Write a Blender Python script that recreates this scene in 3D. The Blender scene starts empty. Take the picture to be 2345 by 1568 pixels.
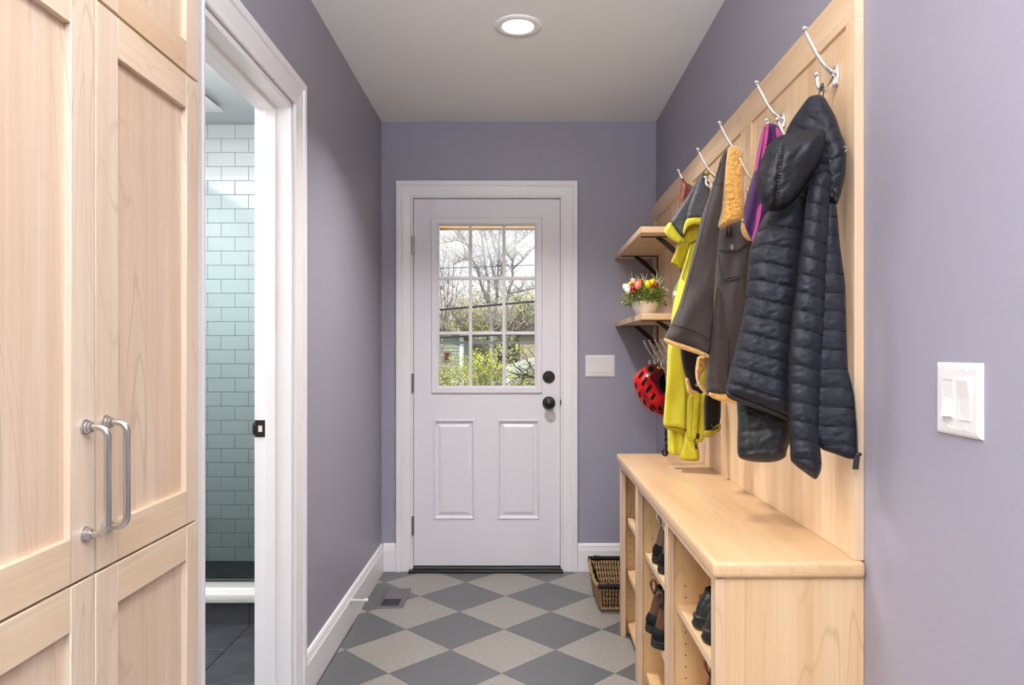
import bpy, bmesh, math, random
from math import sin, cos, pi, sqrt, radians
from mathutils import Vector, Matrix, noise, geometry

# ---------------------------------------------------------------- camera, sky, lights, exposure
sc = bpy.context.scene
COL = sc.collection
F, CX, CY, CH = 1640.0, 1188.0, 805.0, 1.224      # focal length in pixels, principal point, camera height (m)
CEIL = 2.509
cam_d = bpy.data.cameras.new('camera')
cam = bpy.data.objects.new('camera', cam_d)
COL.objects.link(cam)
cam.location = (0, 0, CH)
cam.rotation_euler = (radians(90), 0, 0)
cam_d.sensor_width = 36.0
cam_d.lens = 36.0 * F / 2345.0
cam_d.shift_x = (1172.5 - CX) / 2345.0
cam_d.shift_y = (CY - 784.0) / 2345.0
cam_d.clip_start = 0.02
cam_d.clip_end = 500
sc.camera = cam

vs = sc.view_settings
vs.view_transform = 'Standard'
vs.look = 'None'
vs.gamma = 1.0
vs.use_curve_mapping = False
vs.exposure = 0.07

def lin(c):
    return tuple((v / 12.92) if v <= 0.04045 else ((v + 0.055) / 1.055) ** 2.4 for v in c)
def rgb(r, g, b):
    return lin((r / 255.0, g / 255.0, b / 255.0)) + (1.0,)

world = bpy.data.worlds.new('spring_sky')
sc.world = world
world.use_nodes = True
wn, wl = world.node_tree.nodes, world.node_tree.links
wn.clear()
w_out = wn.new('ShaderNodeOutputWorld')
w_bg = wn.new('ShaderNodeBackground')
w_tc = wn.new('ShaderNodeTexCoord')
w_map = wn.new('ShaderNodeMapping'); w_map.inputs['Scale'].default_value = (3.0, 3.0, 6.0)
w_noise = wn.new('ShaderNodeTexNoise'); w_noise.inputs['Scale'].default_value = 1.6
w_noise.inputs['Detail'].default_value = 6
w_ramp = wn.new('ShaderNodeValToRGB')
w_ramp.color_ramp.elements[0].position = 0.40; w_ramp.color_ramp.elements[0].color = rgb(205, 218, 242)
w_ramp.color_ramp.elements[1].position = 0.58; w_ramp.color_ramp.elements[1].color = rgb(250, 251, 255)
wl.new(w_tc.outputs['Generated'], w_map.inputs['Vector'])
wl.new(w_map.outputs[0], w_noise.inputs['Vector'])
wl.new(w_noise.outputs['Fac'], w_ramp.inputs['Fac'])
wl.new(w_ramp.outputs['Color'], w_bg.inputs['Color'])
w_bg.inputs['Strength'].default_value = 1.3
wl.new(w_bg.outputs[0], w_out.inputs['Surface'])

def area_light(name, loc, rot, sx, sy, power, color=(1, 1, 1), shape='RECTANGLE', spread=180):
    d = bpy.data.lights.new(name, 'AREA')
    d.shape = shape; d.size = sx; d.size_y = sy; d.energy = power; d.color = color
    d.spread = radians(spread)
    o = bpy.data.objects.new(name, d)
    o.location = loc; o.rotation_euler = rot
    COL.objects.link(o)
    return o
sun_d = bpy.data.lights.new('sun', 'SUN'); sun_d.energy = 3.6; sun_d.angle = radians(1.0); sun_d.color = (1, .95, .86)
sun = bpy.data.objects.new('sun', sun_d); COL.objects.link(sun)
sun.rotation_euler = (radians(40), radians(-14), 0)
# unseen fill added behind the camera, upward and from the left; then ceiling lamps
area_light('ceiling_bounce_fill', (0.15, -0.62, 1.85), (pi, 0, 0), 1.2, 0.9, 345, (0.92, 0.955, 1.0))  # added fill, bounced off the white ceiling
area_light('side_fill', (-1.75, -1.0, 1.3), (radians(90), 0, radians(-48)), 1.0, 1.5, 28, (1.0, 0.93, 0.88))  # unseen fill added to brighten the near right wall and coats
WARM = (1.0, 0.95, 0.91)
area_light('recessed_lamp', (-0.05, 0.92, CEIL - 0.012), (0, 0, 0), 0.15, 0.15, 7.5, (1.0, 0.91, 0.84), 'DISK')
area_light('recessed_lamp', (0.05, -0.9, CEIL - 0.012), (0, 0, 0), 0.13, 0.13, 8, WARM, 'DISK')  # extra unseen lamp added as fill behind the camera
area_light('recessed_lamp', (-0.003, 2.823, CEIL - 0.022), (0, 0, 0), 0.115, 0.115, 18, WARM, 'DISK', 120)
area_light('bathroom_fill', (-1.75, 2.35, 2.46), (0, 0, 0), 1.1, 1.0, 58, (0.98, 0.99, 1.0))  # broad unseen fill added for the bathroom's cool daylight
area_light('vanity_lamp', (-0.98, 2.9, 2.12), (0, radians(78), 0), 0.10, 0.5, 3.2, (1.0, .93, .85))

# ---------------------------------------------------------------- geometry helpers
def P(x, y, Y):
    """the point at depth Y (m from the camera) that stands behind image point x, y"""
    return Vector(((x - CX) * Y / F, Y, CH - (y - CY) * Y / F))
def XL(Y): return -0.767 - 0.00549 * (Y - 4.0)        # left wall
def XR(Y): return 0.768 + 0.01037 * (Y - 4.0)         # right wall
def RW(v): return Vector((v[0] + XR(v[1]), v[1], v[2]))   # x measured from the right wall (negative = into the room)
def LW(v): return Vector((v[0] + XL(v[1]), v[1], v[2]))   # x measured from the left wall (positive = into the room)

def root_loc(o):
    l = Vector((0, 0, 0))
    while o is not None:
        l += o.location; o = o.parent
    return l
def props(o, label=None, cat=None, group=None, kind=None):
    if label: o['label'] = label
    if cat: o['category'] = cat
    if group: o['group'] = group
    if kind: o['kind'] = kind
    return o
def thing(name, label, cat, loc=(0, 0, 0), group=None, kind=None):
    o = bpy.data.objects.new(name, None); COL.objects.link(o)
    o.empty_display_size = 0.05
    o.location = loc
    return props(o, label, cat, group, kind)
def copy_tree(o, parent=None, delta=(0, 0, 0), label=None):
    c = o.copy(); COL.objects.link(c)
    if parent is not None: c.parent = parent
    else: c.location = o.location + Vector(delta)
    if label: c['label'] = label
    for ch in list(o.children): copy_tree(ch, c)
    return c

class B:
    """collects geometry for ONE mesh object"""
    def __init__(s): s.bm = bmesh.new()
    def box(s, x0, x1, y0, y1, z0, z1, bevel=0.0, seg=2):
        r = bmesh.ops.create_cube(s.bm, size=1.0)
        vs_ = r['verts']
        for v in vs_:
            v.co = Vector(((x0 + x1) / 2 + v.co.x * (x1 - x0), (y0 + y1) / 2 + v.co.y * (y1 - y0), (z0 + z1) / 2 + v.co.z * (z1 - z0)))
        if bevel > 0:
            es = list({e for v in vs_ for e in v.link_edges})
            bmesh.ops.bevel(s.bm, geom=es, offset=bevel, segments=seg, affect='EDGES', profile=0.5)
        return s
    def rings(s, rings, cap0=True, cap1=True, closed=True):
        bv = [[s.bm.verts.new(p) for p in r] for r in rings]
        n = len(bv[0])
        for a, b in zip(bv[:-1], bv[1:]):
            for i in range(n if closed else n - 1):
                j = (i + 1) % n
                try: s.bm.faces.new((a[i], a[j], b[j], b[i]))
                except ValueError: pass
        if cap0 and closed: s.bm.faces.new(list(reversed(bv[0])))
        if cap1 and closed: s.bm.faces.new(bv[-1])
        return bv
    def tube(s, pts, r, n=8, caps=True):
        pts = [Vector(p) for p in pts]
        rs = r if isinstance(r, (list, tuple)) else [r] * len(pts)
        out, up = [], None
        for i, p in enumerate(pts):
            t = (pts[min(i + 1, len(pts) - 1)] - pts[max(i - 1, 0)]).normalized()
            if up is None:
                up = Vector((0, 0, 1)) if abs(t.z) < 0.9 else Vector((1, 0, 0))
            u = (up - t * up.dot(t))
            if u.length < 1e-6: u = t.orthogonal()
            u.normalize(); w = t.cross(u); up = u
            out.append([p + (u * cos(2 * pi * k / n) + w * sin(2 * pi * k / n)) * rs[i] for k in range(n)])
        s.rings(out, caps, caps)
        return s
    def ribbon(s, pts, wdir, w, t):
        """flat strap along pts, width w along wdir, thickness t"""
        pts = [Vector(p) for p in pts]; wd = Vector(wdir).normalized(); out = []
        for i, p in enumerate(pts):
            tg = (pts[min(i + 1, len(pts) - 1)] - pts[max(i - 1, 0)]).normalized()
            nn = tg.cross(wd).normalized()
            out.append([p + wd * w / 2 + nn * t / 2, p - wd * w / 2 + nn * t / 2, p - wd * w / 2 - nn * t / 2, p + wd * w / 2 - nn * t / 2])
        s.rings(out)
        return s
    def lathe(s, prof, c, axis='Z', n=24, cap0=True, cap1=True):
        """prof: (radius, height) along the axis"""
        c = Vector(c); out = []
        for r, h in prof:
            ring = []
            for k in range(n):
                a, b = r * cos(2 * pi * k / n), r * sin(2 * pi * k / n)
                ring.append(c + {'Z': Vector((a, b, h)), 'X': Vector((h, a, b)), 'Y': Vector((a, h, b))}[axis])
            out.append(ring)
        s.rings(out, cap0, cap1)
        return s
    def ball(s, c, r, seg=12, ring=8, scale=(1, 1, 1)):
        res = bmesh.ops.create_uvsphere(s.bm, u_segments=seg, v_segments=ring, radius=r)
        for v in res['verts']:
            v.co = Vector((v.co.x * scale[0], v.co.y * scale[1], v.co.z * scale[2])) + Vector(c)
        return s
    def prism(s, poly, d):
        """solid from a closed 3D polygon pushed along d"""
        d = Vector(d)
        s.rings([[Vector(p) for p in poly], [Vector(p) + d for p in poly]])
        return s
    def obj(s, name, mat, parent=None, xf=None, smooth=False, loc=None):
        bm = s.bm
        off = root_loc(parent) if parent is not None else Vector(loc or (0, 0, 0))
        for v in bm.verts:
            if xf is not None: v.co = xf(v.co)
            v.co = v.co - off
        bmesh.ops.recalc_face_normals(bm, faces=bm.faces)
        me = bpy.data.meshes.new(name)
        bm.to_mesh(me); bm.free()
        for m in (mat if isinstance(mat, (list, tuple)) else [mat]): me.materials.append(m)
        if smooth:
            for p in me.polygons: p.use_smooth = True
            if smooth != 'all':
                try: me.set_sharp_from_angle(angle=radians(40))
                except Exception: pass
        o = bpy.data.objects.new(name, me); COL.objects.link(o)
        if parent is not None: o.parent = parent
        elif loc: o.location = loc
        return o
def structure(o):
    o['kind'] = 'structure'; return o
def box(name, mat, parent, x0, x1, y0, y1, z0, z1, bevel=0.0, xf=None, seg=2, smooth=False):
    return B().box(x0, x1, y0, y1, z0, z1, bevel, seg).obj(name, mat, parent, xf, smooth or bevel > 0)

# ---------------------------------------------------------------- materials
def nodes(name):
    m = bpy.data.materials.new(name); m.use_nodes = True
    nt = m.node_tree; nt.nodes.clear()
    out = nt.nodes.new('ShaderNodeOutputMaterial')
    bs = nt.nodes.new('ShaderNodeBsdfPrincipled')
    nt.links.new(bs.outputs[0], out.inputs['Surface'])
    return m, nt, bs
def noise_node(nt, scale, detail=3, rough=0.5, mapscale=None, dist=0.0, vec='Object'):
    tc = nt.nodes.new('ShaderNodeTexCoord')
    n = nt.nodes.new('ShaderNodeTexNoise')
    n.inputs['Scale'].default_value = scale; n.inputs['Detail'].default_value = detail
    n.inputs['Roughness'].default_value = rough; n.inputs['Distortion'].default_value = dist
    if mapscale:
        mp = nt.nodes.new('ShaderNodeMapping'); mp.inputs['Scale'].default_value = mapscale
        nt.links.new(tc.outputs[vec], mp.inputs['Vector']); nt.links.new(mp.outputs[0], n.inputs['Vector'])
    else: nt.links.new(tc.outputs[vec], n.inputs['Vector'])
    return n
def ramp(nt, src, stops):
    r = nt.nodes.new('ShaderNodeValToRGB')
    e = r.color_ramp.elements
    e[0].position, e[0].color = stops[0]
    e[1].position, e[1].color = stops[-1]
    for p, c in stops[1:-1]:
        k = e.new(p); k.color = c
    nt.links.new(src, r.inputs['Fac'])
    return r
def mixc(nt, fac, a, b, mode='MIX'):
    m = nt.nodes.new('ShaderNodeMix'); m.data_type = 'RGBA'; m.blend_type = mode
    for sock, v in ((m.inputs['Factor'], fac), (m.inputs['A'], a), (m.inputs['B'], b)):
        if hasattr(v, 'is_linked') or hasattr(v, 'node'): nt.links.new(v, sock)
        else: sock.default_value = v
    return m.outputs['Result']
def bump(nt, bs, src, strength=0.2, dist=0.001):
    b = nt.nodes.new('ShaderNodeBump'); b.inputs['Strength'].default_value = strength
    b.inputs['Distance'].default_value = dist
    nt.links.new(src, b.inputs['Height']); nt.links.new(b.outputs[0], bs.inputs['Normal'])
def plain(name, col, rough=0.5, metal=0.0, bscale=None, bstr=0.2, bdist=0.001, vary=0.0, vscale=6.0, mapscale=None, spec=None, coat=0.0, sheen=0.0):
    m, nt, bs = nodes(name)
    bs.inputs['Base Color'].default_value = col
    bs.inputs['Roughness'].default_value = rough
    bs.inputs['Metallic'].default_value = metal
    if spec is not None: bs.inputs['Specular IOR Level'].default_value = spec
    if coat: bs.inputs['Coat Weight'].default_value = coat; bs.inputs['Coat Roughness'].default_value = 0.1
    if sheen: bs.inputs['Sheen Weight'].default_value = sheen; bs.inputs['Sheen Roughness'].default_value = 0.5
    if vary:
        n = noise_node(nt, vscale, 5, 0.6, mapscale)
        lo = tuple(v * (1 - vary) for v in col[:3]) + (1,); hi = tuple(min(1, v * (1 + vary)) for v in col[:3]) + (1,)
        r = ramp(nt, n.outputs['Fac'], [(0.3, lo), (0.7, hi)])
        nt.links.new(r.outputs[0], bs.inputs['Base Color'])
    if bscale:
        n2 = noise_node(nt, bscale, 4, 0.6, mapscale)
        bump(nt, bs, n2.outputs['Fac'], bstr, bdist)
    return m

def maple(name, axis, light=(227, 198, 160), dark=(211, 175, 132), strip=0.0, stripaxis=None, rough=0.38):
    """maple: fine grain and cathedral lines along the axis, optional glued-up strips of different tone"""
    m, nt, bs = nodes(name)
    s = {'X': (0.6, 9, 9), 'Y': (9, 0.6, 9), 'Z': (9, 9, 0.6)}[axis]
    n1 = noise_node(nt, 1.0, 4, 0.55, s, 0.6)
    base = ramp(nt, n1.outputs['Fac'], [(0.30, rgb(*dark)), (0.62, rgb(*light))])
    # cathedral lines: rings of a stretched low-frequency noise
    s2 = {'X': (0.9, 6, 6), 'Y': (6, 0.9, 6), 'Z': (6, 6, 0.9)}[axis]
    n2 = noise_node(nt, 1.0, 2, 0.4, s2, 0.35)
    mul = nt.nodes.new('ShaderNodeMath'); mul.operation = 'MULTIPLY'; mul.inputs[1].default_value = 17.0
    nt.links.new(n2.outputs['Fac'], mul.inputs[0])
    fr = nt.nodes.new('ShaderNodeMath'); fr.operation = 'FRACT'; nt.links.new(mul.outputs[0], fr.inputs[0])
    line = ramp(nt, fr.outputs[0], [(0.0, (1, 1, 1, 1)), (0.10, (0, 0, 0, 1)), (0.9, (0, 0, 0, 1)), (1.0, (.9, .9, .9, 1))])
    n3 = noise_node(nt, 1.0, 2, 0.5, {'X': (1.2, 5, 5), 'Y': (5, 1.2, 5), 'Z': (5, 5, 1.2)}[axis])
    gate = ramp(nt, n3.outputs['Fac'], [(0.45, (0, 0, 0, 1)), (0.62, (.55, .55, .55, 1))])
    lf = mixc(nt, 1.0, line.outputs[0], gate.outputs[0], 'MULTIPLY')
    col = mixc(nt, lf, base.outputs[0], rgb(*[int(v * 0.86) for v in dark]))
    # fine streaks
    s4 = {'X': (3, 140, 140), 'Y': (140, 3, 140), 'Z': (140, 140, 3)}[axis]
    n4 = noise_node(nt, 1.0, 3, 0.6, s4)
    st = ramp(nt, n4.outputs['Fac'], [(0.35, (.90, .88, .86, 1)), (0.65, (1, 1, 1, 1))])
    col = mixc(nt, 0.8, col, st.outputs[0], 'MULTIPLY')
    if strip:
        tc = nt.nodes.new('ShaderNodeTexCoord'); sx = nt.nodes.new('ShaderNodeSeparateXYZ')
        nt.links.new(tc.outputs['Object'], sx.inputs[0])
        d = nt.nodes.new('ShaderNodeMath'); d.operation = 'DIVIDE'; d.inputs[1].default_value = strip
        nt.links.new(sx.outputs[stripaxis], d.inputs[0])
        fl = nt.nodes.new('ShaderNodeMath'); fl.operation = 'FLOOR'; nt.links.new(d.outputs[0], fl.inputs[0])
        wn_ = nt.nodes.new('ShaderNodeTexWhiteNoise'); wn_.noise_dimensions = '1D'
        nt.links.new(fl.outputs[0], wn_.inputs['W'])
        tone = ramp(nt, wn_.outputs['Value'], [(0.0, (.90, .86, .82, 1)), (1.0, (1.03, 1.03, 1.04, 1))])
        col = mixc(nt, 1.0, col, tone.outputs[0], 'MULTIPLY')
    nt.links.new(col, bs.inputs['Base Color'])
    bs.inputs['Roughness'].default_value = rough
    return m

M = {}
def wall_paint(name, col):
    m, nt, bs = nodes(name)
    bs.inputs['Base Color'].default_value = col; bs.inputs['Roughness'].default_value = 0.42
    bs.inputs['Specular IOR Level'].default_value = 0.35
    n = noise_node(nt, 260, 3, 0.6); bump(nt, bs, n.outputs['Fac'], 0.12, 0.0006)
    return m
M['lavender'] = wall_paint('lavender_paint', rgb(146, 143, 157))
M['ceiling'] = plain('ceiling_paint', rgb(240, 241, 241), 0.75, bscale=200, bstr=0.1, bdist=0.0005)
M['trim'] = plain('trim_paint', rgb(238, 237, 240), 0.32)
M['door'] = plain('door_paint', rgb(232, 230, 236), 0.36, bscale=90, bstr=0.05, mapscale=(1, 1, .08))
M['plastic'] = plain('white_plastic', rgb(226, 225, 226), 0.28)
M['chrome'] = plain('chrome', (0.86, 0.87, 0.88, 1), 0.12, 1.0)
M['nickel'] = plain('brushed_nickel', (0.60, 0.60, 0.60, 1), 0.24, 1.0)
M['hinge'] = plain('hinge_steel', (0.28, 0.26, 0.24, 1), 0.35, 1.0)
M['black'] = plain('oil_rubbed_black', (0.007, 0.0065, 0.006, 1), 0.36, 0.0, spec=0.35)
M['bronze'] = plain('dark_bronze', (0.035, 0.026, 0.020, 1), 0.38, 0.7)
M['rubber'] = plain('black_rubber', (0.012, 0.012, 0.012, 1), 0.5)
M['mapleZ'] = maple('maple_vertical', 'Z')
M['mapleX'] = maple('maple_across', 'X')
M['mapleY'] = maple('maple_along', 'Y')
M['mapleRail'] = maple('maple_rail', 'Y', (233, 205, 172), (218, 182, 141))
M['maplePanel'] = maple('maple_panel', 'Z', (236, 210, 174), (220, 184, 144), 0.085, 'Y')
M['mapleWarm'] = maple('maple_plywood', 'Z', (226, 190, 142), (206, 163, 112))
M['mapleWarmY'] = maple('maple_plywood_along', 'Y', (228, 194, 146), (208, 166, 116))
M['mapleEdge'] = maple('maple_edge', 'Z', (214, 186, 156), (197, 166, 134))
M['mapleEdgeY'] = maple('maple_edge_along', 'Y', (216, 188, 158), (199, 168, 136))
M['cabZ'] = maple('cabinet_maple', 'Z', (226, 208, 188), (211, 186, 159))
M['cabRail'] = maple('cabinet_maple_rail', 'Y', (227, 205, 179), (212, 183, 150))
M['cabPanel'] = maple('cabinet_maple_panel', 'Z', (225, 206, 186), (209, 181, 156), 0.085, 'Y')
M['mapleTop'] = maple('maple_bench_top', 'Y', (206, 174, 136), (190, 154, 114))
M['mapleEnd'] = maple('maple_end_panel', 'Z', (208, 178, 141), (192, 157, 117))
M['hole'] = plain('hole_dark', (0.02, 0.012, 0.008, 1), 0.9)
M['dark'] = plain('dark_void', (0.02, 0.014, 0.01, 1), 0.9)

def thin_glass(name, tint=(1, 1, 1, 1), refl=1.0):
    m = bpy.data.materials.new(name); m.use_nodes = True
    nt = m.node_tree; nt.nodes.clear()
    out = nt.nodes.new('ShaderNodeOutputMaterial'); mx = nt.nodes.new('ShaderNodeMixShader')
    tr = nt.nodes.new('ShaderNodeBsdfTransparent'); tr.inputs[0].default_value = tint
    gl = nt.nodes.new('ShaderNodeBsdfGlossy'); gl.inputs['Roughness'].default_value = 0.02
    fr = nt.nodes.new('ShaderNodeFresnel'); fr.inputs['IOR'].default_value = 1.45
    nt.links.new(fr.outputs[0], mx.inputs[0]); nt.links.new(tr.outputs[0], mx.inputs[1]); nt.links.new(gl.outputs[0], mx.inputs[2])
    nt.links.new(mx.outputs[0], out.inputs['Surface'])
    return m
M['glass'] = thin_glass('window_glass')
M['shower_glass'] = thin_glass('shower_glass', (0.83, 0.875, 0.875, 1))

def emission(name, col, strength):
    m = bpy.data.materials.new(name); m.use_nodes = True
    nt = m.node_tree; nt.nodes.clear()
    out = nt.nodes.new('ShaderNodeOutputMaterial'); e = nt.nodes.new('ShaderNodeEmission')
    e.inputs[0].default_value = col; e.inputs[1].default_value = strength
    nt.links.new(e.outputs[0], out.inputs['Surface'])
    return m
M['lamp'] = emission('lamp_diffuser_glow', (1.0, 0.90, 0.76, 1), 6.0)

def tile_stone(name, base, flecks, vary):
    m, nt, bs = nodes(name)
    n = noise_node(nt, 95, 6, 0.75)
    lo = tuple(v * (1 - vary) for v in base[:3]) + (1,); hi = tuple(v * (1 + vary) for v in base[:3]) + (1,)
    r = ramp(nt, n.outputs['Fac'], [(0.36, lo), (0.5, base), (0.64, hi)])
    n2 = noise_node(nt, 260, 4, 0.7, (1.0, .55, 1), 1.2)
    f = ramp(nt, n2.outputs['Fac'], [(0.57, (0, 0, 0, 1)), (0.68, (1, 1, 1, 1))])
    g = ramp(nt, n2.outputs['Fac'], [(0.31, (1, 1, 1, 1)), (0.42, (0, 0, 0, 1))])
    c = mixc(nt, f.outputs[0], r.outputs[0], flecks[0])
    c = mixc(nt, g.outputs[0], c, flecks[1])
    nt.links.new(c, bs.inputs['Base Color'])
    bs.inputs['Roughness'].default_value = 0.42
    bump(nt, bs, n.outputs['Fac'], 0.06, 0.0008)
    return m
M['tile_dark'] = tile_stone('linoleum_charcoal', rgb(84, 85, 86), (rgb(95, 96, 96), rgb(76, 76, 77)), 0.07)
M['tile_light'] = tile_stone('linoleum_taupe', rgb(134, 129, 123), (rgb(172, 166, 158), rgb(98, 93, 88)), 0.20)
M['grout'] = plain('floor_base', rgb(70, 68, 66), 0.8)
# ---------------------------------------------------------------- room shell
# floor slab and its diamond tiles (each tile a piece of the floor)
floor = structure(B().box(-2.6, 3.2, -2.8, 4.0, -0.12, -0.0085).obj('floor', M['grout']))
def clip(poly, px, py, nx, ny):
    out = []
    for i in range(len(poly)):
        a, b = poly[i], poly[(i + 1) % len(poly)]
        da, db = (a[0] - px) * nx + (a[1] - py) * ny, (b[0] - px) * nx + (b[1] - py) * ny
        if da >= 0: out.append(a)
        if (da >= 0) != (db >= 0):
            t = da / (da - db); out.append((a[0] + t * (b[0] - a[0]), a[1] + t * (b[1] - a[1])))
    return out
D2 = 0.2155                         # half the diagonal of a 305 mm tile
TX, TY = -0.065, 3.157              # a tile corner seen near the middle of the floor
for i in range(-8, 9):
    for j in range(-20, 7):
        if (i + j) % 2 == 0: continue    # diamond centres on a checkerboard of half diagonals
        cx, cy = TX + i * D2, TY + j * D2
        if abs(cx) > 1.1 or cy > 4.25 or cy < -0.6: continue
        h = D2 - 0.0006
        poly = [(cx - h, cy), (cx, cy - h), (cx + h, cy), (cx, cy + h)]
        poly = clip(poly, XL(0), 0, 1, 0.00549)
        if poly: poly = clip(poly, XR(0), 0, -1, 0.01037)
        if poly: poly = clip(poly, 0, 3.999, 0, -1)
        if poly: poly = clip(poly, 0, -0.5, 0, 1)
        if len(poly) < 3: continue
        area = abs(sum(poly[k][0] * poly[(k + 1) % len(poly)][1] - poly[(k + 1) % len(poly)][0] * poly[k][1] for k in range(len(poly)))) / 2
        if area < 0.0008: continue
        dark = (j % 2 == 0)
        B().prism([(x, y, -0.0085) for x, y in poly], (0, 0, 0.0085)).obj('tile', M['tile_dark'] if dark else M['tile_light'], floor)

structure(B().box(-2.7, 3.3, -2.9, 4.2, CEIL, CEIL + 0.12).obj('ceiling', M['ceiling']))
# back wall with the door opening
DX0, DX1, DTOP = -0.606, 0.250, 2.098
wb = B()
wb.box(-0.9, DX0, 4.0, 4.14, -0.1, CEIL).box(DX1, 1.0, 4.0, 4.14, -0.1, CEIL).box(DX0, DX1, 4.0, 4.14, DTOP, CEIL)
structure(wb.obj('wall_back', M['lavender']))
# left wall with the bathroom doorway
BY0, BY1, BTOP = 1.700, 2.398, 2.052
LT = 0.118
wl_ = B()
wl_.box(-LT, 0, BY1, 4.0, -0.1, CEIL).box(-LT, 0, BY0, BY1, BTOP, CEIL).box(-LT, 0, 1.56, BY0, -0.1, CEIL)
structure(wl_.obj('wall_left', M['lavender'], xf=LW))
# right wall, running on past the camera; the room behind the camera
structure(B().box(0, 0.14, 0.15, 4.0, -0.1, CEIL).obj('wall_right', M['lavender'], xf=RW))
structure(B().box(0.728 + .14, 3.2, 0.03, 0.15, -0.1, CEIL).obj('wall_side', M['lavender']))
structure(B().box(-2.7, 3.3, -2.9, -2.78, -0.1, CEIL).obj('wall_front', M['lavender']))
structure(B().box(3.2, 3.3, -2.8, 0.15, -0.1, CEIL).obj('wall_east', M['lavender']))
structure(B().box(-2.7, -2.6, -2.8, 4.1, -0.1, CEIL).obj('wall_west', M['lavender']))

# baseboards
def baseprof(z): return [(0, 0), (0.0150, 0), (0.0150, 0.118), (0.0125, 0.122), (0.0125, 0.128), (0.0105, 0.133), (0.0105, 0.141), (0.0060, 0.152), (0, 0.156)]
def baseboard(name, p0, p1, d, xf=None):
    """profile pushed from p0 to p1; d points into the room"""
    p0, p1, d = Vector(p0), Vector(p1), Vector(d)
    prof = baseprof(0)
    r = [[p + d * a + Vector((0, 0, h)) for a, h in prof] for p in (p0, p1)]
    b = B(); b.rings(r)
    return structure(b.obj(name, M['trim'], xf=xf))
baseboard('baseboard_left', (0, 2.497, 0), (0, 3.998, 0), (1, 0, 0), LW)
baseboard('baseboard_back', (XL(4.0) + 0.013, 4.0, 0), (-0.684, 4.0, 0), (0, -1, 0))
baseboard('baseboard_back', (0.3275, 4.0, 0), (0.766, 4.0, 0), (0, -1, 0))
baseboard('baseboard_right', (0, 3.16, 0), (0, 3.985, 0), (-1, 0, 0), RW)
baseboard('baseboard_near', (0, 0.2, 0), (0, 1.52, 0), (-1, 0, 0), RW)

# door casings: one moulded profile mitred around the opening
CPROF = [(0, 0), (0, 0.010), (0.004, 0.012), (0.012, 0.012), (0.015, 0.0095), (0.019, 0.0095), (0.030, 0.0115), (0.052, 0.0155),
         (0.060, 0.0160), (0.063, 0.0135), (0.067, 0.0135), (0.070, 0.0200), (0.078, 0.0215), (0.092, 0.0215), (0.095, 0.0190), (0.095, 0)]
def casing(x0, x1, ztop, place, z0=0.0):
    """place(along, z, out) -> world point"""
    rings = []
    for a in range(4):
        ring = []
        for u, v in CPROF:
            q = [(x0 - u, z0), (x0 - u, ztop + u), (x1 + u, ztop + u), (x1 + u, z0)][a]
            ring.append(place(q[0], q[1], v))
        rings.append(ring)
    b = B(); b.rings(rings)
    return b

# ---------------------------------------------------------------- back door (door_1)
d1 = structure(thing('door_1', 'white half-glass exterior door with nine lights in a white casing', None, (-0.178, 4.0, 0)))
casing(-0.5885, 0.2325, 2.0805, lambda a, z, o: Vector((a, 4.0 - o, z))).obj('casing', M['trim'], d1)
jb = B()
jb.box(DX0, -0.590, 3.999, 4.13, 0, 2.0815).box(0.2335, DX1, 3.999, 4.13, 0, 2.0815).box(DX0, DX1, 3.999, 4.13, 2.0815, DTOP)
jb.obj('jamb', M['trim'], d1)
SX0, SX1, SZ0, SZ1 = -0.5865, 0.2305, 0.028, 2.077
SY = 4.006                        # room-side face of the slab
LX0, LX1, LZ0, LZ1 = -0.447, 0.0895, 1.031, 1.933     # hole for the glazing
PAN = [(-0.4785, -0.2465, 0.286, 0.845), (-0.1185, 0.1165, 0.286, 0.845)]
# slab face: rectangles around the openings, each panel moulded inwards and the field raised
sb = B()
def slab_box(x0, x1, z0, z1): sb.box(x0, x1, SY, SY + 0.042, z0, z1)
slab_box(SX0, LX0, LZ0, SZ1); slab_box(LX1, SX1, LZ0, SZ1); slab_box(LX0, LX1, LZ1, SZ1)
slab_box(SX0, SX1, 0.845, LZ0); slab_box(SX0, SX1, SZ0, 0.286)
slab_box(SX0, PAN[0][0], 0.286, 0.845); slab_box(PAN[0][1], PAN[1][0], 0.286, 0.845); slab_box(PAN[1][1], SX1, 0.286, 0.845)
slab = sb.obj('slab', M['door'], d1)
for (x0, x1, z0, z1) in PAN:
    b = B(); rr = []
    for ins, dep in ((0, 0), (0.003, -0.004), (0.009, -0.004), (0.011, 0.001), (0.017, 0.010), (0.022, 0.011), (0.040, 0.002), (0.044, 0.001)):
        rr.append([Vector((x0 + ins, SY + dep, z0 + ins)), Vector((x1 - ins, SY + dep, z0 + ins)), Vector((x1 - ins, SY + dep, z1 - ins)), Vector((x0 + ins, SY + dep, z1 - ins))])
    b.rings(rr, cap0=False)
    b.obj('panel', M['door'], d1)
def rect_frame(name, x0, x1, z0, z1, prof, mat, parent, y):
    """mitred frame standing out of plane y; prof = (inset from outer edge, height)"""
    b = B(); n = len(prof)
    ring = [[Vector((x0 + u, y - v, z0 + u)), Vector((x1 - u, y - v, z0 + u)), Vector((x1 - u, y - v, z1 - u)), Vector((x0 + u, y - v, z1 - u))] for u, v in prof]
    ring.append(ring[0])
    b.rings(ring, False, False)
    return b.obj(name, mat, parent)
rect_frame('lite_frame', -0.4885, 0.1305, 0.9925, 1.9725, [(0, -0.001), (0, 0.007), (0.003, 0.010), (0.030, 0.010), (0.033, 0.006), (0.036, 0.006), (0.0405, -0.003), (0.0405, -0.02)], M['door'], d1, SY)
vx = [(-0.2805, -0.2625), (-0.0925, -0.0745)]
hz = [(1.6265, 1.6450), (1.3190, 1.3370)]
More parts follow.
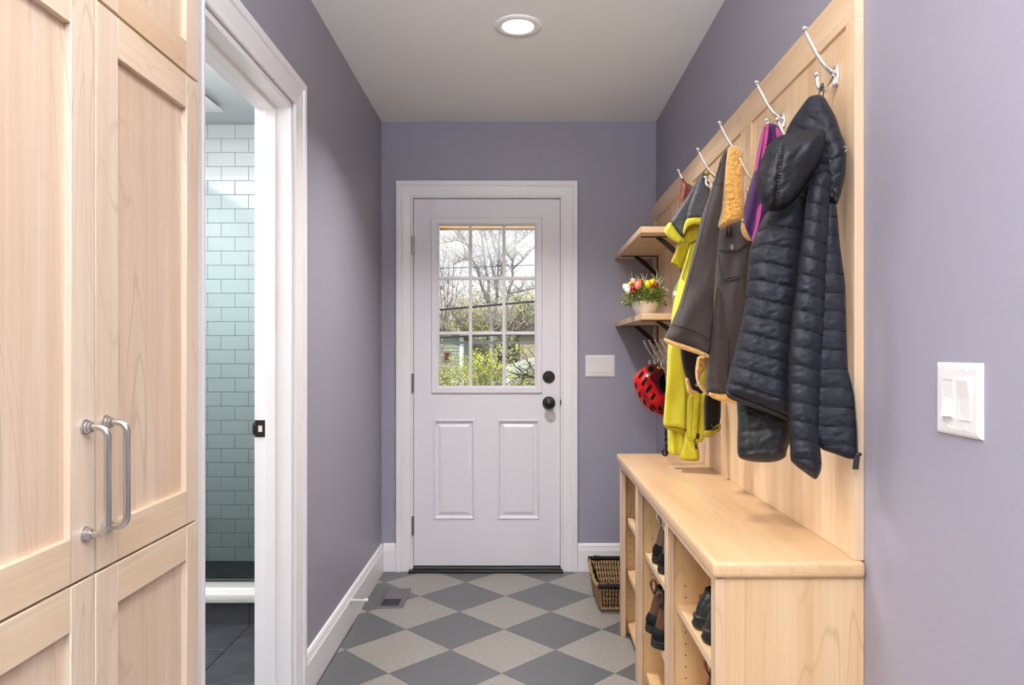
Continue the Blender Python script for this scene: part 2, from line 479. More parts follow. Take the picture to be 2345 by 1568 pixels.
for a, b_ in vx: box('muntin', M['trim'], d1, a, b_, SY + 0.012, SY + 0.030, LZ0, LZ1, 0.003)
xs = [LX0, vx[0][0], vx[0][1], vx[1][0], vx[1][1], LX1]
for a, b_ in hz:
    for k in range(3): box('muntin', M['trim'], d1, xs[2 * k], xs[2 * k + 1], SY + 0.0125, SY + 0.0295, a, b_, 0.003)
zs = [LZ0, hz[1][0], hz[1][1], hz[0][0], hz[0][1], LZ1]
for k in range(3):
    for q in range(3):
        box('pane', M['glass'], d1, xs[2 * k], xs[2 * k + 1], SY + 0.020, SY + 0.0205, zs[2 * q], zs[2 * q + 1])
# threshold and sweep
th = B(); th.box(-0.611, 0.245, 3.955, 4.10, 0.0, 0.014, 0.003).box(-0.590, 0.235, 3.972, 4.05, 0.012, 0.024, 0.002)
th.obj('threshold', M['black'], d1)
# hinges
for zc in (1.815, 1.051, 0.256):
    h = B(); h.lathe([(0.0068, -0.050), (0.0068, 0.050)], (-0.5890, 3.984, zc), n=12)
    hinge = h.obj('hinge', M['hinge'], d1, smooth=True)
    k = B()
    for e in (-0.0515, -0.031, -0.011, 0.009, 0.029, 0.0495): k.lathe([(0.0078, e), (0.0078, e + 0.002)], (-0.5890, 3.984, zc), n=12)
    k.obj('knuckle', M['hinge'], hinge)
# deadbolt and knob
kx = 0.168
b = B(); b.lathe([(0.034, 0), (0.034, -0.005), (0.031, -0.009), (0.026, -0.009), (0.025, -0.007), (0.0, -0.007)], (kx, SY, 1.083), 'Y', 28)
db = b.obj('deadbolt', M['black'], d1, smooth=True)
b = B(); b.tube([(kx - 0.012, SY - 0.016, 1.090), (kx - 0.004, SY - 0.018, 1.084), (kx + 0.006, SY - 0.020, 1.079), (kx + 0.015, SY - 0.020, 1.081)], [0.006, 0.007, 0.006, 0.004], 10)
b.tube([(kx, SY - 0.004, 1.083), (kx, SY - 0.018, 1.083)], 0.008, 10)
b.obj('thumb_turn', M['black'], db, smooth=True)
b = B(); b.lathe([(0.036, 0), (0.036, -0.005), (0.032, -0.010), (0.016, -0.012), (0.013, -0.030), (0.022, -0.036), (0.029, -0.046), (0.030, -0.054), (0.026, -0.062), (0.014, -0.067), (0.0, -0.068)], (kx, SY, 0.938), 'Y', 32)
b.obj('knob', M['black'], d1, smooth=True)
b = B(); b.box(0.2305, 0.2345, 3.990, 4.02, 0.915, 0.970, 0.001).box(0.2300, 0.2360, 3.986, 3.996, 0.928, 0.956, 0.001)
b.obj('strike_plate', M['black'], d1)

# ---------------------------------------------------------------- bathroom doorway (door_2): casing, jamb, stop, strike plate
d2 = structure(thing('door_2', 'white cased bathroom doorway with black strike plate in the left wall', None, (XL(2.05), 2.05, 0)))
casing(BY0 - 0.0, BY1 + 0.005, BTOP + 0.004, lambda a, z, o: LW((o, a, z))).obj('casing', M['trim'], d2)
b = B(); b.box(-LT - 0.002, 0.001, BY1 - 0.018, BY1, 0, BTOP).box(-LT - 0.002, 0.001, BY0, BY0 + 0.018, 0, BTOP).box(-LT - 0.002, 0.001, BY0, BY1, BTOP - 0.018, BTOP)
b.obj('jamb', M['trim'], d2, xf=LW)
b = B(); b.box(-0.082, -0.047, BY1 - 0.029, BY1 - 0.017, 0, BTOP - 0.018, 0.002).box(-0.082, -0.047, BY0 + 0.017, BY0 + 0.029, 0, BTOP - 0.018, 0.002).box(-0.082, -0.047, BY0 + 0.029, BY1 - 0.029, BTOP - 0.030, BTOP - 0.018, 0.002)
b.obj('stop', M['trim'], d2, xf=LW)
for yy in (0.0,):
    b = B()
    zc = CH - (981 - CY) * (BY1 - .018) / F
    y = BY1 - 0.018
    # plate with a D-shaped latch hole: four bars, rounded lip on the far side
    b.box(-0.119, -0.108, y - 0.0025, y, zc - 0.028, zc + 0.028, 0.001)
    b.box(-0.094, -0.084, y - 0.0025, y, zc - 0.028, zc + 0.028, 0.001)
    b.box(-0.110, -0.092, y - 0.0025, y, zc + 0.011, zc + 0.028).box(-0.110, -0.092, y - 0.0025, y, zc - 0.028, zc - 0.011)
    b.lathe([(0.006, -0.020), (0.008, -0.010), (0.008, 0.010), (0.006, 0.020)], (-0.1195, y + 0.002, zc), n=12)
    b.obj('strike_plate', M['black'], d2, xf=LW)
for k in (-1, 1): B().lathe([(0.0032, 0), (0.0032, -0.001)], (-0.101, y - 0.0025, zc + k * 0.020), 'Y', 10).obj('screw', M['bronze'], d2, xf=LW)

# ---------------------------------------------------------------- ceiling light
lt = thing('recessed_light', 'round recessed ceiling light with a glowing warm disc and white trim ring', 'ceiling light', (-0.003, 2.823, CEIL))
B().lathe([(0.0935, 0), (0.0935, -0.003), (0.090, -0.006), (0.068, -0.0075), (0.063, -0.005), (0.0625, 0)], (-0.003, 2.823, CEIL), n=48, cap0=False, cap1=False).obj('trim_ring', M['trim'], lt, smooth=True)
B().lathe([(0.0635, -0.001), (0.0635, -0.004), (0.05, -0.006), (0.0, -0.0065)], (-0.003, 2.823, CEIL), n=48, cap0=False, cap1=False).obj('diffuser', M['lamp'], lt, smooth=True)

# ---------------------------------------------------------------- bathroom beyond the doorway
bt_white = plain('bathroom_paint', rgb(222, 226, 228), 0.6)
M['subway'] = plain('white_subway_tile', rgb(226, 230, 231), 0.10, coat=0.3)
M['bgrout'] = plain('tile_grout', rgb(170, 172, 172), 0.8)
def slate(name, a, b_):
    m, nt, bs = nodes(name)
    n = noise_node(nt, 9, 8, 0.68, None, 0.8)
    r = ramp(nt, n.outputs['Fac'], [(0.32, a), (0.68, b_)])
    n2 = noise_node(nt, 38, 6, 0.7, (1, .35, 1), 0.5)
    v = ramp(nt, n2.outputs['Fac'], [(0.60, (0, 0, 0, 1)), (0.75, (.5, .5, .5, 1))])
    c = mixc(nt, v.outputs[0], r.outputs[0], tuple(min(1, x * 1.9) for x in b_[:3]) + (1,))
    nt.links.new(c, bs.inputs['Base Color']); bs.inputs['Roughness'].default_value = 0.5
    bump(nt, bs, n2.outputs['Fac'], 0.25, 0.002)
    return m
M['slate'] = slate('charcoal_slate', rgb(37, 39, 42), rgb(61, 64, 68))
M['slate_dark'] = slate('shower_slate', rgb(44, 46, 48), rgb(74, 77, 80))
M['sgrout'] = plain('slate_grout', rgb(96, 98, 98), 0.8)
M['quartz'] = tile_stone('speckled_quartz', rgb(206, 204, 199), (rgb(228, 226, 222), rgb(150, 146, 140)), 0.05)
BL, BCEIL, TW = -2.45, 2.512, 4.03
structure(B().box(BL - 0.06, XL(3) - 0.06, TW, TW + 0.07, -0.1, CEIL).obj('wall_shower', M['bgrout']))
wsh = bpy.data.objects['wall_shower']
TWD, THT = 0.1535, 0.0792
zbase = CH - (1284 - CY) * TW / F
xoff = (508 - CX) * TW / F
proto = None
r = 0
while zbase + r * THT < BCEIL:
    z0 = zbase + r * THT; z1 = min(z0 + THT - 0.0018, BCEIL)
    off = xoff + (TWD / 2 if (r % 2 == 0) else 0.0)
    for c in range(-4, 5):
        x0 = off + c * TWD
        if x0 < -2.3 or x0 > -1.02: continue
        full = z1 - z0 > 0.07
        if full and proto is not None:
            o = proto.copy(); o.location = (x0, TW, z0); COL.objects.link(o); o.parent = wsh
        else:
            o = B().box(0, TWD - 0.0018, -0.007, 0.002, 0, z1 - z0, 0.0022, 1).obj('tile', M['subway'])
            o.parent = wsh; o.location = (x0, TW, z0)
            if full: proto = o
    r += 1
structure(B().box(BL - 0.06, BL, 1.3, TW, -0.1, CEIL).obj('wall_bathroom', bt_white))
structure(B().box(BL - 0.06, XL(1.3) - LT, 1.24, 1.3, -0.1, CEIL).obj('wall_bathroom', bt_white))
structure(B().box(-LT - 0.012, -LT - 0.001, BY1 + .1, TW, 0, CEIL - 0.001).obj('wall_bathroom', bt_white, xf=LW))
structure(B().box(BL, XL(3) - LT, 1.3, 4.03, CEIL - 0.006, CEIL - 0.0005).obj('ceiling_bathroom', plain('bathroom_ceiling', rgb(206, 210, 212), 0.7)))
# slate floor in front of the curb
CYF, CZ = 3.217, 0.142
bf = structure(B().box(BL, XL(2) - LT + 0.13, 1.3, CYF, -0.0084, -0.004).obj('floor_bathroom', M['sgrout']))
for i in range(-1, 4):
    xa = -1.202 - 0.306 + i * 0.306
    for j in range(-4, 4):
        ya = 2.943 + (j - 1) * 0.61 + (0.305 if i % 2 else 0)
        x0, x1, y0, y1 = max(xa, BL), min(xa + 0.303, -0.74), max(ya, 1.3), min(ya + 0.607, CYF)
        if x1 - x0 < 0.02 or y1 - y0 < 0.02: continue
        B().box(x0, x1, y0, y1, -0.004, 0.001, 0.001, 1).obj('tile', M['slate'], bf)
for i in range(-6, 1):
    xa = -1.202 - 0.306 + i * 0.306
    if xa < BL or i >= -1: continue
    B().box(xa, xa + 0.303, 2.3, CYF, -0.004, 0.001, 0.001, 1).obj('tile', M['slate'], bf)
cb = thing('shower_curb', 'dark slate shower curb with a pale speckled quartz cap', 'shower curb', (-1.6, 3.28, 0))
B().box(BL, XL(3) - LT, CYF + 0.007, 3.40, 0, CZ - 0.042).obj('core', M['sgrout'], cb)
for xa in (-2.45, -2.14, -1.83, -1.517, -1.21): B().box(xa, xa + 0.305, CYF - 0.001, CYF + 0.008, 0.0, CZ - 0.044, 0.001, 1).obj('tile', M['slate'], cb)
B().box(BL, XL(3) - LT, CYF - 0.022, 3.42, CZ - 0.042, CZ, 0.008, 2).obj('cap', M['quartz'], cb, smooth=True)
SZF = CH - (1284 - CY) * TW / F
sf = structure(B().box(BL, XL(3) - LT, 3.42, TW, -0.01, SZF - 0.006).obj('floor_shower', M['sgrout']))
# diagonal brick tiles on the shower floor
a = radians(38); ca, sa = cos(a), sin(a)
for i in range(-9, 10):
    for j in range(-8, 9):
        u0, v0 = i * 0.155 + (0.077 if j % 2 else 0), j * 0.0785
        q = [(u0, v0), (u0 + 0.153, v0), (u0 + 0.153, v0 + 0.0765), (u0, v0 + 0.0765)]
        poly = [(-1.6 + u * ca - v * sa, 3.72 + u * sa + v * ca) for u, v in q]
        for cl in ((0, 3.421, 0, 1), (0, TW - 0.008, 0, -1), (-2.0, 0, 1, 0), (-1.15, 0, -1, 0)):
            poly = clip(poly, *cl)
            if len(poly) < 3: break
        if len(poly) < 3: continue
        B().prism([(x, y, SZF - 0.006) for x, y in poly], (0, 0, 0.006)).obj('tile', M['slate_dark'], sf)
dr = thing('shower_drain', 'square metal grate drain in the slate shower floor', 'drain', (-1.575, 3.60, SZF))
b = B(); b.box(-1.68, -1.53, 3.55, 3.56, SZF, SZF + 0.003).box(-1.68, -1.53, 3.655, 3.665, SZF, SZF + 0.003).box(-1.68, -1.67, 3.55, 3.665, SZF, SZF + 0.003).box(-1.54, -1.53, 3.55, 3.665, SZF, SZF + 0.003)
b.obj('rim', M['nickel'], dr)
for k in range(6): box('slat', M['nickel'], dr, -1.67, -1.54, 3.563 + k * 0.016, 3.572 + k * 0.016, SZF, SZF + 0.0025)
gs = thing('shower_screen', 'fixed clear glass shower screen standing on the pale curb', 'shower screen', (-1.6, 3.30, CZ))
box('pane', M['shower_glass'], gs, BL + 0.01, XL(3) - LT - 0.001, 3.295, 3.305, CZ + 0.012, 2.003)
b = B(); b.box(BL + 0.01, XL(3) - LT - 0.001, 3.287, 3.294, CZ, CZ + 0.026).box(BL + 0.01, XL(3) - LT - 0.001, 3.306, 3.313, CZ, CZ + 0.026)
b.obj('channel', M['nickel'], gs)
fan = thing('exhaust_fan', 'square white ceiling exhaust fan cover above the shower', 'exhaust fan', (-1.715, 3.57, 2.504))
b = B(); b.box(-1.89, -1.54, 3.40, 3.74, 2.474, 2.484, 0.004)
b.obj('cover', M['trim'], fan, smooth=True)
box('housing', M['hinge'], fan, -1.87, -1.56, 3.42, 3.72, 2.484, 2.504)
# ---------------------------------------------------------------- tall maple cabinet on the left: carcass, face doors (each with rails, stiles, panel)
CXF = -0.70                       # plane of the door faces
cab = thing('tall_cabinet', 'tall pale maple cabinet wall with shaker doors and two chrome pulls', 'cabinet', (-0.98, 0.95, 0))
B().box(-1.30, CXF - 0.060, 0.36, 1.566, 0.10, 2.50).obj('carcass', M['mapleZ'], cab)
B().box(-1.26, CXF - 0.07, 0.36, 1.566, 0.0, 0.10).obj('toe_kick', M['mapleY'], cab)
def shaker(name, y0, y1, z0, z1, s0, s1, rail, mats):
    d = bpy.data.objects.new(name, None); COL.objects.link(d); d.parent = cab
    d.location = Vector((CXF, (y0 + y1) / 2, (z0 + z1) / 2)) - cab.location
    xb, xf_ = CXF - 0.0195, CXF
    for a, b_ in ((y0, y0 + s0), (y1 - s1, y1)):
        box('stile', mats[0], d, xb, xf_, a, b_, z0, z1, 0.0012, seg=1)
    for a, b_ in ((z0, z0 + rail), (z1 - rail, z1)):
        box('rail', mats[1], d, xb, xf_ - 0.0002, y0 + s0, y1 - s1, a, b_, 0.0010, seg=1)
    box('panel', mats[2], d, xb + 0.001, xf_ - 0.0115, y0 + s0 - 0.004, y1 - s1 + 0.004, z0 + rail - 0.004, z1 - rail + 0.004)
    return d
mt = (M['cabZ'], M['cabRail'], M['cabPanel'])
g = 0.0016
YA, YB, YC_ = 0.7975, 1.1835, 1.5665
for (ya, yb, s0, s1) in ((YA, YB, 0.062, 0.0625), (YB, YC_, 0.0665, 0.055)):
    shaker('door', ya + g, yb - g, 0.8600, 1.8078, s0, s1, 0.0705, mt)
    shaker('door', ya + g, yb - g, 0.105, 0.8555, s0, s1, 0.070, mt)
    shaker('door', ya + g, yb - g, 1.8128, 2.45, s0, s1, 0.066, mt)
ya, yb = 0.41, YA
shaker('door', ya + g, yb - g, 0.8600, 1.8078, 0.062, 0.062, 0.0705, mt)
shaker('door', ya + g, yb - g, 0.105, 0.8555, 0.062, 0.062, 0.070, mt)
shaker('door', ya + g, yb - g, 1.8128, 2.45, 0.062, 0.062, 0.066, mt)
# bar pulls with stepped feet
def pull(label_y, ztop, zbot, lbl):
    y = label_y
    t = bpy.data.objects.new('pull', None); COL.objects.link(t); t.parent = cab
    t.location = Vector((CXF, y, (ztop + zbot) / 2)) - cab.location
    t['label'] = lbl
    rr, out = 0.0058, 0.037
    pts = []
    for k in range(7):
        q = k / 6 * pi / 2; pts.append((CXF + out - 0.016 + 0.016 * sin(q), y, ztop - 0.016 + 0.016 * cos(q)))
    pts = [(CXF + 0.002, y, ztop)] + pts
    low = [(x, yy, zbot + (ztop - z)) for x, yy, z in reversed(pts)]
    B().tube(pts + low, rr, 14).obj('bar', M['nickel'], t, smooth=True)
    for z in (ztop, zbot):
        B().lathe([(0.0125, 0), (0.0125, 0.003), (0.0105, 0.004), (0.0105, 0.008), (0.0088, 0.009), (0.0088, 0.012), (0.006, 0.014)], (CXF, y, z), 'X', 20).obj('foot', M['nickel'], t, smooth=True)
pull(1.1545, 1.1025, 0.9300, 'chrome bar pull on the nearer tall door')
pull(1.2115, 1.1045, 0.9290, 'chrome bar pull on the tall door beside the doorway')
# filler wall behind the cabinet run
structure(B().box(-1.34, -1.305, 0.3, 1.3, 0, CEIL).obj('wall_niche', M['lavender']))

# ---------------------------------------------------------------- shoe bench along the right wall (x measured from the wall)
bench = thing('shoe_bench', 'maple shoe bench with three open bays of shelves under a thick rounded top', 'bench', (0.60, 2.33, 0))
BF, BZ = -0.319, 0.739            # front face of the frame, underside of the top
def bb(name, mat, x0, x1, y0, y1, z0, z1, bevel=0.0, parent=None, seg=2):
    return box(name, mat, parent or bench, x0, x1, y0, y1, z0, z1, bevel, RW, seg)
bb('top', M['mapleTop'], -0.3285, -0.0005, 1.527, 3.165, BZ, 0.775, 0.010, seg=4)
YP = [(1.5395, 1.5570), (2.072, 2.092), (2.632, 2.652), (3.115, 3.134)]
bb('side_panel', M['mapleEnd'], BF + 0.020, -0.001, YP[0][0], YP[0][1], 0.0, BZ)
bb('side_panel', M['mapleWarm'], BF + 0.020, -0.001, YP[3][0], YP[3][1], 0.0, BZ)
parts = []
for k in (1, 2): parts.append(bb('partition', M['mapleWarm'], BF + 0.020, -0.014, YP[k][0], YP[k][1], 0.0, BZ))
bb('back_panel', M['mapleWarm'], -0.013, -0.002, YP[0][1], YP[3][0], 0.0, BZ)
for (a, b_) in ((1.5385, 1.5800), (2.066, 2.112), (2.624, 2.676), (3.073, 3.118)):
    bb('face_stile', M['mapleEdge'], BF, BF + 0.0205, a, b_, 0.0, BZ - 0.002, 0.001, seg=1)
for (a, b_) in ((1.580, 2.066), (2.112, 2.624), (2.676, 3.073)):
    bb('face_rail', M['mapleEdgeY'], BF + 0.0008, BF + 0.020, a, b_, 0.722, BZ - 0.001)
for (a, b_, zz) in ((YP[0][1], YP[1][0], (0.495, 0.262)), (YP[1][1], YP[2][0], (0.490, 0.266)), (YP[2][1], YP[3][0], (0.506, 0.280))):
    for z in zz:
        sh = bb('shelf', M['mapleWarmY'], BF + 0.030, -0.014, a, b_, z - 0.019, z)
        bb('edge_band', M['mapleEdgeY'], BF + 0.0278, BF + 0.030, a, b_, z - 0.019, z, parent=sh)
    bb('base_shelf', M['mapleWarmY'], BF + 0.030, -0.014, a, b_, 0.035, 0.054)
# shelf-pin holes drilled in the partitions
def pins(y, px, ys, n=8):
    b = B()
    for py in ys:
        p = P(px, py, y)
        b.lathe([(0.0021, 0.002), (0.0021, -0.0006)], (p.x, y, p.z), 'Y', 8)
        b.lathe([(0.0026, 0.002), (0.0026, -0.0006)], (p.x + 0.16, y, p.z), 'Y', 8)
    o = b.obj('pin_holes', M['hole'], bench); o['kind'] = 'stuff'
pins(YP[1][0], 1570, (1342, 1368, 1447, 1473.5, 1500, 1526, 1552.5))
pins(YP[2][0], 1493.6, (1232, 1253, 1315, 1337, 1358, 1400, 1421, 1442, 1463))
pins(YP[3][0], 1443, (1158, 1176, 1227, 1245, 1262.5, 1280, 1297, 1348, 1367, 1385))

# ---------------------------------------------------------------- hook panel on the right wall
hp = thing('hook_panel', 'framed maple backboard for coats on the lavender wall above the bench', 'backboard', (0.74, 2.75, 0.775))
PT = -0.0208
def hb(name, mat, y0, y1, z0, z1, x0=PT, x1=-0.0135, bevel=0.0008):
    return box(name, mat, hp, x0, x1, y0, y1, z0, z1, bevel, RW, 1)
PTOP, PR = 2.0345, 1.9445
B().box(-0.0135, -0.0005, 1.5412, 3.166, 0.7755, PTOP - 0.0005).obj('board', M['mapleWarm'], hp, xf=RW)
B().box(-0.0135, -0.0005, 3.166, 3.9985, 1.115, PTOP - 0.0005).obj('board', M['mapleWarm'], hp, xf=RW)
for (a, b_) in ((1.583, 2.249), (2.357, 3.04), (3.15, 3.94)):
    B().box(-0.0142, -0.0134, a - .001, b_ + .001, 0.7756 if a < 3 else 1.2, PR + .001).obj('panel', M['maplePanel'], hp, xf=RW)
hb('top_rail', M['mapleRail'], 1.541, 3.998, PR, PTOP)
for (a, b_, z) in ((1.541, 1.583, 0.7755), (2.249, 2.357, 0.7755), (3.04, 3.15, 0.7755), (3.94, 3.998, 1.205)): hb('stile', M['mapleZ'], a, b_, z, PR)
hb('lower_rail', M['mapleRail'], 3.15, 3.998, 1.116, 1.205)
B().box(PT, -0.0005, 1.5402, 1.5412, 0.7755, PR).box(PT, -0.0005, 1.5402, 1.5412, PR + .0006, PTOP).obj('edge_band', M['mapleEdge'], hp, xf=RW)

# ---------------------------------------------------------------- coat hooks
def make_hook():
    """double coat hook; local frame: x points out of the wall (negative = into the room), origin at the plate's centre"""
    t = thing('coat_hook', 'x', 'coat hook', (0, 0, 0), 'chrome double coat hooks on the backboard')
    pl = B()
    ring = []
    for off, sc_ in ((0, 1.0), (-0.003, 1.0), (-0.006, 0.82), (-0.0075, 0.5)):
        ring.append([Vector((off, 0.0125 * sc_ * cos(2 * pi * k / 20), 0.030 * sc_ * sin(2 * pi * k / 20))) for k in range(20)])
    pl.rings(ring); pl.obj('plate', M['chrome'], t, smooth='all')
    up = [(-0.004, 0, 0.004), (-0.014, 0, 0.010), (-0.030, 0, 0.026), (-0.046, 0, 0.050), (-0.060, 0, 0.076), (-0.069, 0, 0.094), (-0.073, 0, 0.104)]
    B().tube(up, [0.0085, 0.0065, 0.0050, 0.0046, 0.0044, 0.0042, 0.0040], 10).obj('upper_arm', M['chrome'], t, smooth='all')
    B().ball((-0.0745, 0, 0.1085), 0.0075, 12, 8, (1, 1, .85)).obj('ball', M['chrome'], t, smooth='all')
    lo = [(-0.004, 0, -0.006)]
    for k in range(9):
        q = radians(-80 - k * 19)
        lo.append((-0.027 + 0.019 * cos(q), 0, -0.012 + 0.021 * sin(q)))
    lo += [(-0.047, 0, 0.000)]
    B().tube(lo, [0.0085] + [0.0058] * 4 + [0.005] * 5 + [0.0048], 10).obj('lower_arm', M['chrome'], t, smooth='all')
    B().ball((-0.0475, 0, 0.0035), 0.0066, 12, 8).obj('ball', M['chrome'], t, smooth='all')
    for s in (-1, 1): B().lathe([(0.0033, 0), (0.0033, -0.002), (0.0, -0.0026)], (-0.006, 0, s * 0.019), 'X', 10).obj('screw', M['nickel'], t, smooth=True)
    return t
hook0 = make_hook()
hooks = []
def put_hook(Y, z, label, front=-0.0142, first=[True]):
    o = hook0 if first[0] else copy_tree(hook0)
    first[0] = False
    o.location = (XR(Y) + front, Y, z); o['label'] = label
    hooks.append(o)
put_hook(1.640, 1.855, 'large chrome coat hook holding the black quilted jacket by its loop')
put_hook(1.980, 1.860, 'chrome coat hook holding the purple and pink jacket, upper row')
put_hook(2.335, 1.862, 'chrome coat hook above the tan fleece collar of the brown jacket', -0.0208)
put_hook(2.660, 1.868, 'chrome coat hook with the yellow loop of the rain jacket')
put_hook(3.000, 1.875, 'chrome coat hook holding the red-brown leather apron, last of the upper row')
put_hook(1.816, 1.704, 'lower chrome coat hook showing between the black hood and the purple jacket')
put_hook(2.150, 1.706, 'lower chrome coat hook in front of the tan fleece collar')
put_hook(2.494, 1.711, 'lower chrome coat hook between the grey hood and the brown sleeve')
for Y, n in ((3.83, 'chrome hook nearest the back wall, low row above the red helmet'), (3.67, 'second chrome hook from the back wall, low row above the red helmet'),
             (3.50, 'third chrome hook from the back wall, low row above the red helmet'), (3.345, 'fourth chrome hook from the back wall, low row, half behind the brown cuff')):
    put_hook(Y, 1.172, n, -0.0208)

# ---------------------------------------------------------------- two shelves on bracket pairs in the far corner
def bracket(parent, Y, ztop):
    t = bpy.data.objects.new('bracket', None); COL.objects.link(t); t.parent = parent
    t.location = Vector((XR(Y) - 0.0142, Y, ztop)) - parent.location
    x0 = -0.0145; out = 0.195; h = 0.135
    b = B(); b.box(x0 - out, x0, Y - 0.008, Y + 0.008, ztop - 0.0035, ztop)
    b.obj('arm', M['bronze'], t, RW)
    b = B(); b.box(x0 - 0.005, x0 - 0.0004, Y - 0.008, Y + 0.008, ztop - h, ztop - 0.0035, 0.001)
    b.obj('leg', M['bronze'], t, RW)
    rings = []
    for k in range(11):
        q = k / 10
        # concave brace from mid-arm down to the leg
        x = x0 - 0.125 + 0.122 * q; z = ztop - 0.004 - 0.104 * (q ** 1.25)
        th_ = 0.006 + 0.006 * sin(pi * q)
        dx, dz = 0.6, 0.8
        rings.append([Vector((x - dx * th_, Y - 0.007, z - dz * th_ * .8)), Vector((x + dx * th_, Y - 0.007, min(ztop - .0035, z + dz * th_))), Vector((x + dx * th_, Y + 0.007, min(ztop - .0035, z + dz * th_))), Vector((x - dx * th_, Y + 0.007, z - dz * th_ * .8))])
    b = B(); b.rings(rings); b.obj('brace', M['bronze'], t, RW)
for z0, z1, lbl in ((1.7415, 1.7675, 'upper maple wall shelf in the corner, empty, on dark metal brackets'), (1.364, 1.390, 'lower maple wall shelf in the corner carrying the flower bowl')):
    s = thing('wall_shelf', lbl, 'shelf', (0.66, 3.55, z0), 'maple corner shelves')
    box('board', M['mapleX'], s, -0.2265, -0.0146, 3.112, 3.9985, z0, z1, 0.0012, RW, 1)
    box('front_edge', M['mapleEdgeY'], s, -0.2290, -0.2265, 3.111, 3.9985, z0, z1, 0.0, RW)
    for Y in (3.225, 3.873): bracket(s, Y, z0)

# ---------------------------------------------------------------- switch plates
def plate(name, label, xfm, w, h, gangs, styles):
    """xfm maps local (across, up, out) to the world"""
    t = thing(name, label, 'light switch', xfm((0, 0, 0)))
    mp = lambda v: xfm((v.x, v.y, v.z))
    b = B(); rr = []
    for ins, o in ((0, 0), (0, 0.002), (0.0015, 0.0042), (0.005, 0.006), (0.010, 0.0068)):
        hw, hh = w / 2 - ins, h / 2 - ins
        rr.append([Vector((-hw, -hh, o)), Vector((hw, -hh, o)), Vector((hw, hh, o)), Vector((-hw, hh, o))])
    b.rings(rr); b.obj('plate', M['plastic'], t, mp)
    pitch = 0.046
    for k in range(gangs):
        cx = (k - (gangs - 1) / 2) * pitch
        b = B(); n = 0.0015
        for x0, x1, y0, y1 in ((-.0165, -.0150, -.0335, .0335), (.0150, .0165, -.0335, .0335), (-.015, .015, -.0335, -.032), (-.015, .015, .032, .0335)):
            b.box(cx + x0, cx + x1, y0, y1, 0.0060, 0.0086)
        b.obj('rocker_frame', M['plastic'], t, mp)
        b = B()
        if styles[k] == 'rock':     # tilted paddle
            b.prism([(cx - .0148, -.0318, .0062), (cx - .0148, .0318, .0062), (cx - .0148, .0318, .0125), (cx - .0148, .004, .0088), (cx - .0148, -.0318, .0072)], (0.0296, 0, 0))
        elif styles[k] == 'down':   # dimmer: flat upper field with a small paddle pressed out at the foot
            b.box(cx - .0148, cx + .0148, -.0318, .0318, .0062, .0078)
            b.prism([(cx - .0100, -.030, .0078), (cx - .0100, .002, .0078), (cx - .0100, .002, .0086), (cx - .0100, -.030, .0150)], (0.0205, 0, 0))
            b.box(cx + .0110, cx + .0135, .004, .012, .0078, .0100)
        else:
            b.prism([(cx - .0148, -.0318, .0062), (cx - .0148, .0318, .0062), (cx - .0148, .0318, .0080), (cx - .0148, 0, .0072), (cx - .0148, -.0318, .0092)], (0.0296, 0, 0))
        b.obj('rocker', M['plastic'], t, mp)
        for yy in (h / 2 - 0.0135, -h / 2 + 0.0135): B().lathe([(0.0036, 0.0066), (0.0036, 0.0074), (0.0, 0.0082)], (cx, yy, 0), 'Z', 12).obj('screw', M['plastic'], t, mp, smooth=True)
pc = P(1374.5, 838, 4.0)
plate('switch_plate', 'white three-gang light switch beside the back door', lambda v: Vector((pc.x + v[0], 4.0 - v[2], pc.z + v[1])), 0.167, 0.122, 3, ('flat', 'flat', 'flat'))
yc = 1.198; zc2 = CH - (914 - CY) * yc / F
plate('switch_plate', 'large white two-gang rocker switch on the near right wall', lambda v: RW((-v[2], yc - v[0], zc2 + v[1])), 0.124, 0.1225, 2, ('down', 'rock'))

# ---------------------------------------------------------------- floor register and door stop
vt = thing('floor_vent', 'grey metal floor register beside the left baseboard', 'floor vent', (-0.622, 3.556, 0))
M['vent'] = plain('register_grey', rgb(92, 88, 92), 0.45, 0.2)
x0, x1, y0, y1 = -0.6915, -0.5535, 3.415, 3.697
b = B(); rr = []
for (ins, z) in ((0, 0.001), (0.003, 0.004), (0.024, 0.0055), (0.026, 0.0035), (0.026, 0.001)):
    rr.append([Vector((x0 + ins, y0 + ins, z)), Vector((x1 - ins, y0 + ins, z)), Vector((x1 - ins, y1 - ins, z)), Vector((x0 + ins, y1 - ins, z))])
b.rings(rr, cap0=False, cap1=False); b.obj('frame', M['vent'], vt)
box('well', M['dark'], vt, x0 + .02, x1 - .02, y0 + .02, y1 - .02, 0.0003, 0.0009)
ny = 20
for k in range(ny):
    ya = y0 + 0.029 + k * (y1 - y0 - 0.058) / ny
    B().prism([(x0 + .027, ya, 0.0012), (x0 + .027, ya + .0035, 0.0012), (x0 + .027, ya + .0075, 0.0048), (x0 + .027, ya + .0040, 0.0048)] if k > 8 else
              [(x0 + .027, ya + .004, 0.0012), (x0 + .027, ya + .0075, 0.0012), (x0 + .027, ya + .0045, 0.0048), (x0 + .027, ya + .001, 0.0048)], (x1 - x0 - .054, 0, 0)).obj('slat', M['vent'], vt)
ds = thing('door_stop', 'white rigid door stop projecting from the left baseboard', 'door stop', LW((0.015, 3.186, 0.119)))
mpd = lambda v: LW((v.x + 0.015, v.y + 3.186, v.z + 0.119))
B().lathe([(0.0125, 0), (0.0125, 0.002), (0.007, 0.006), (0.005, 0.012)], (0, 0, 0), 'X', 18).obj('flange', M['plastic'], ds, mpd, smooth=True)
B().lathe([(0.0045, 0.008), (0.0040, 0.062)], (0, 0, 0), 'X', 12).obj('rod', M['plastic'], ds, mpd, smooth=True)
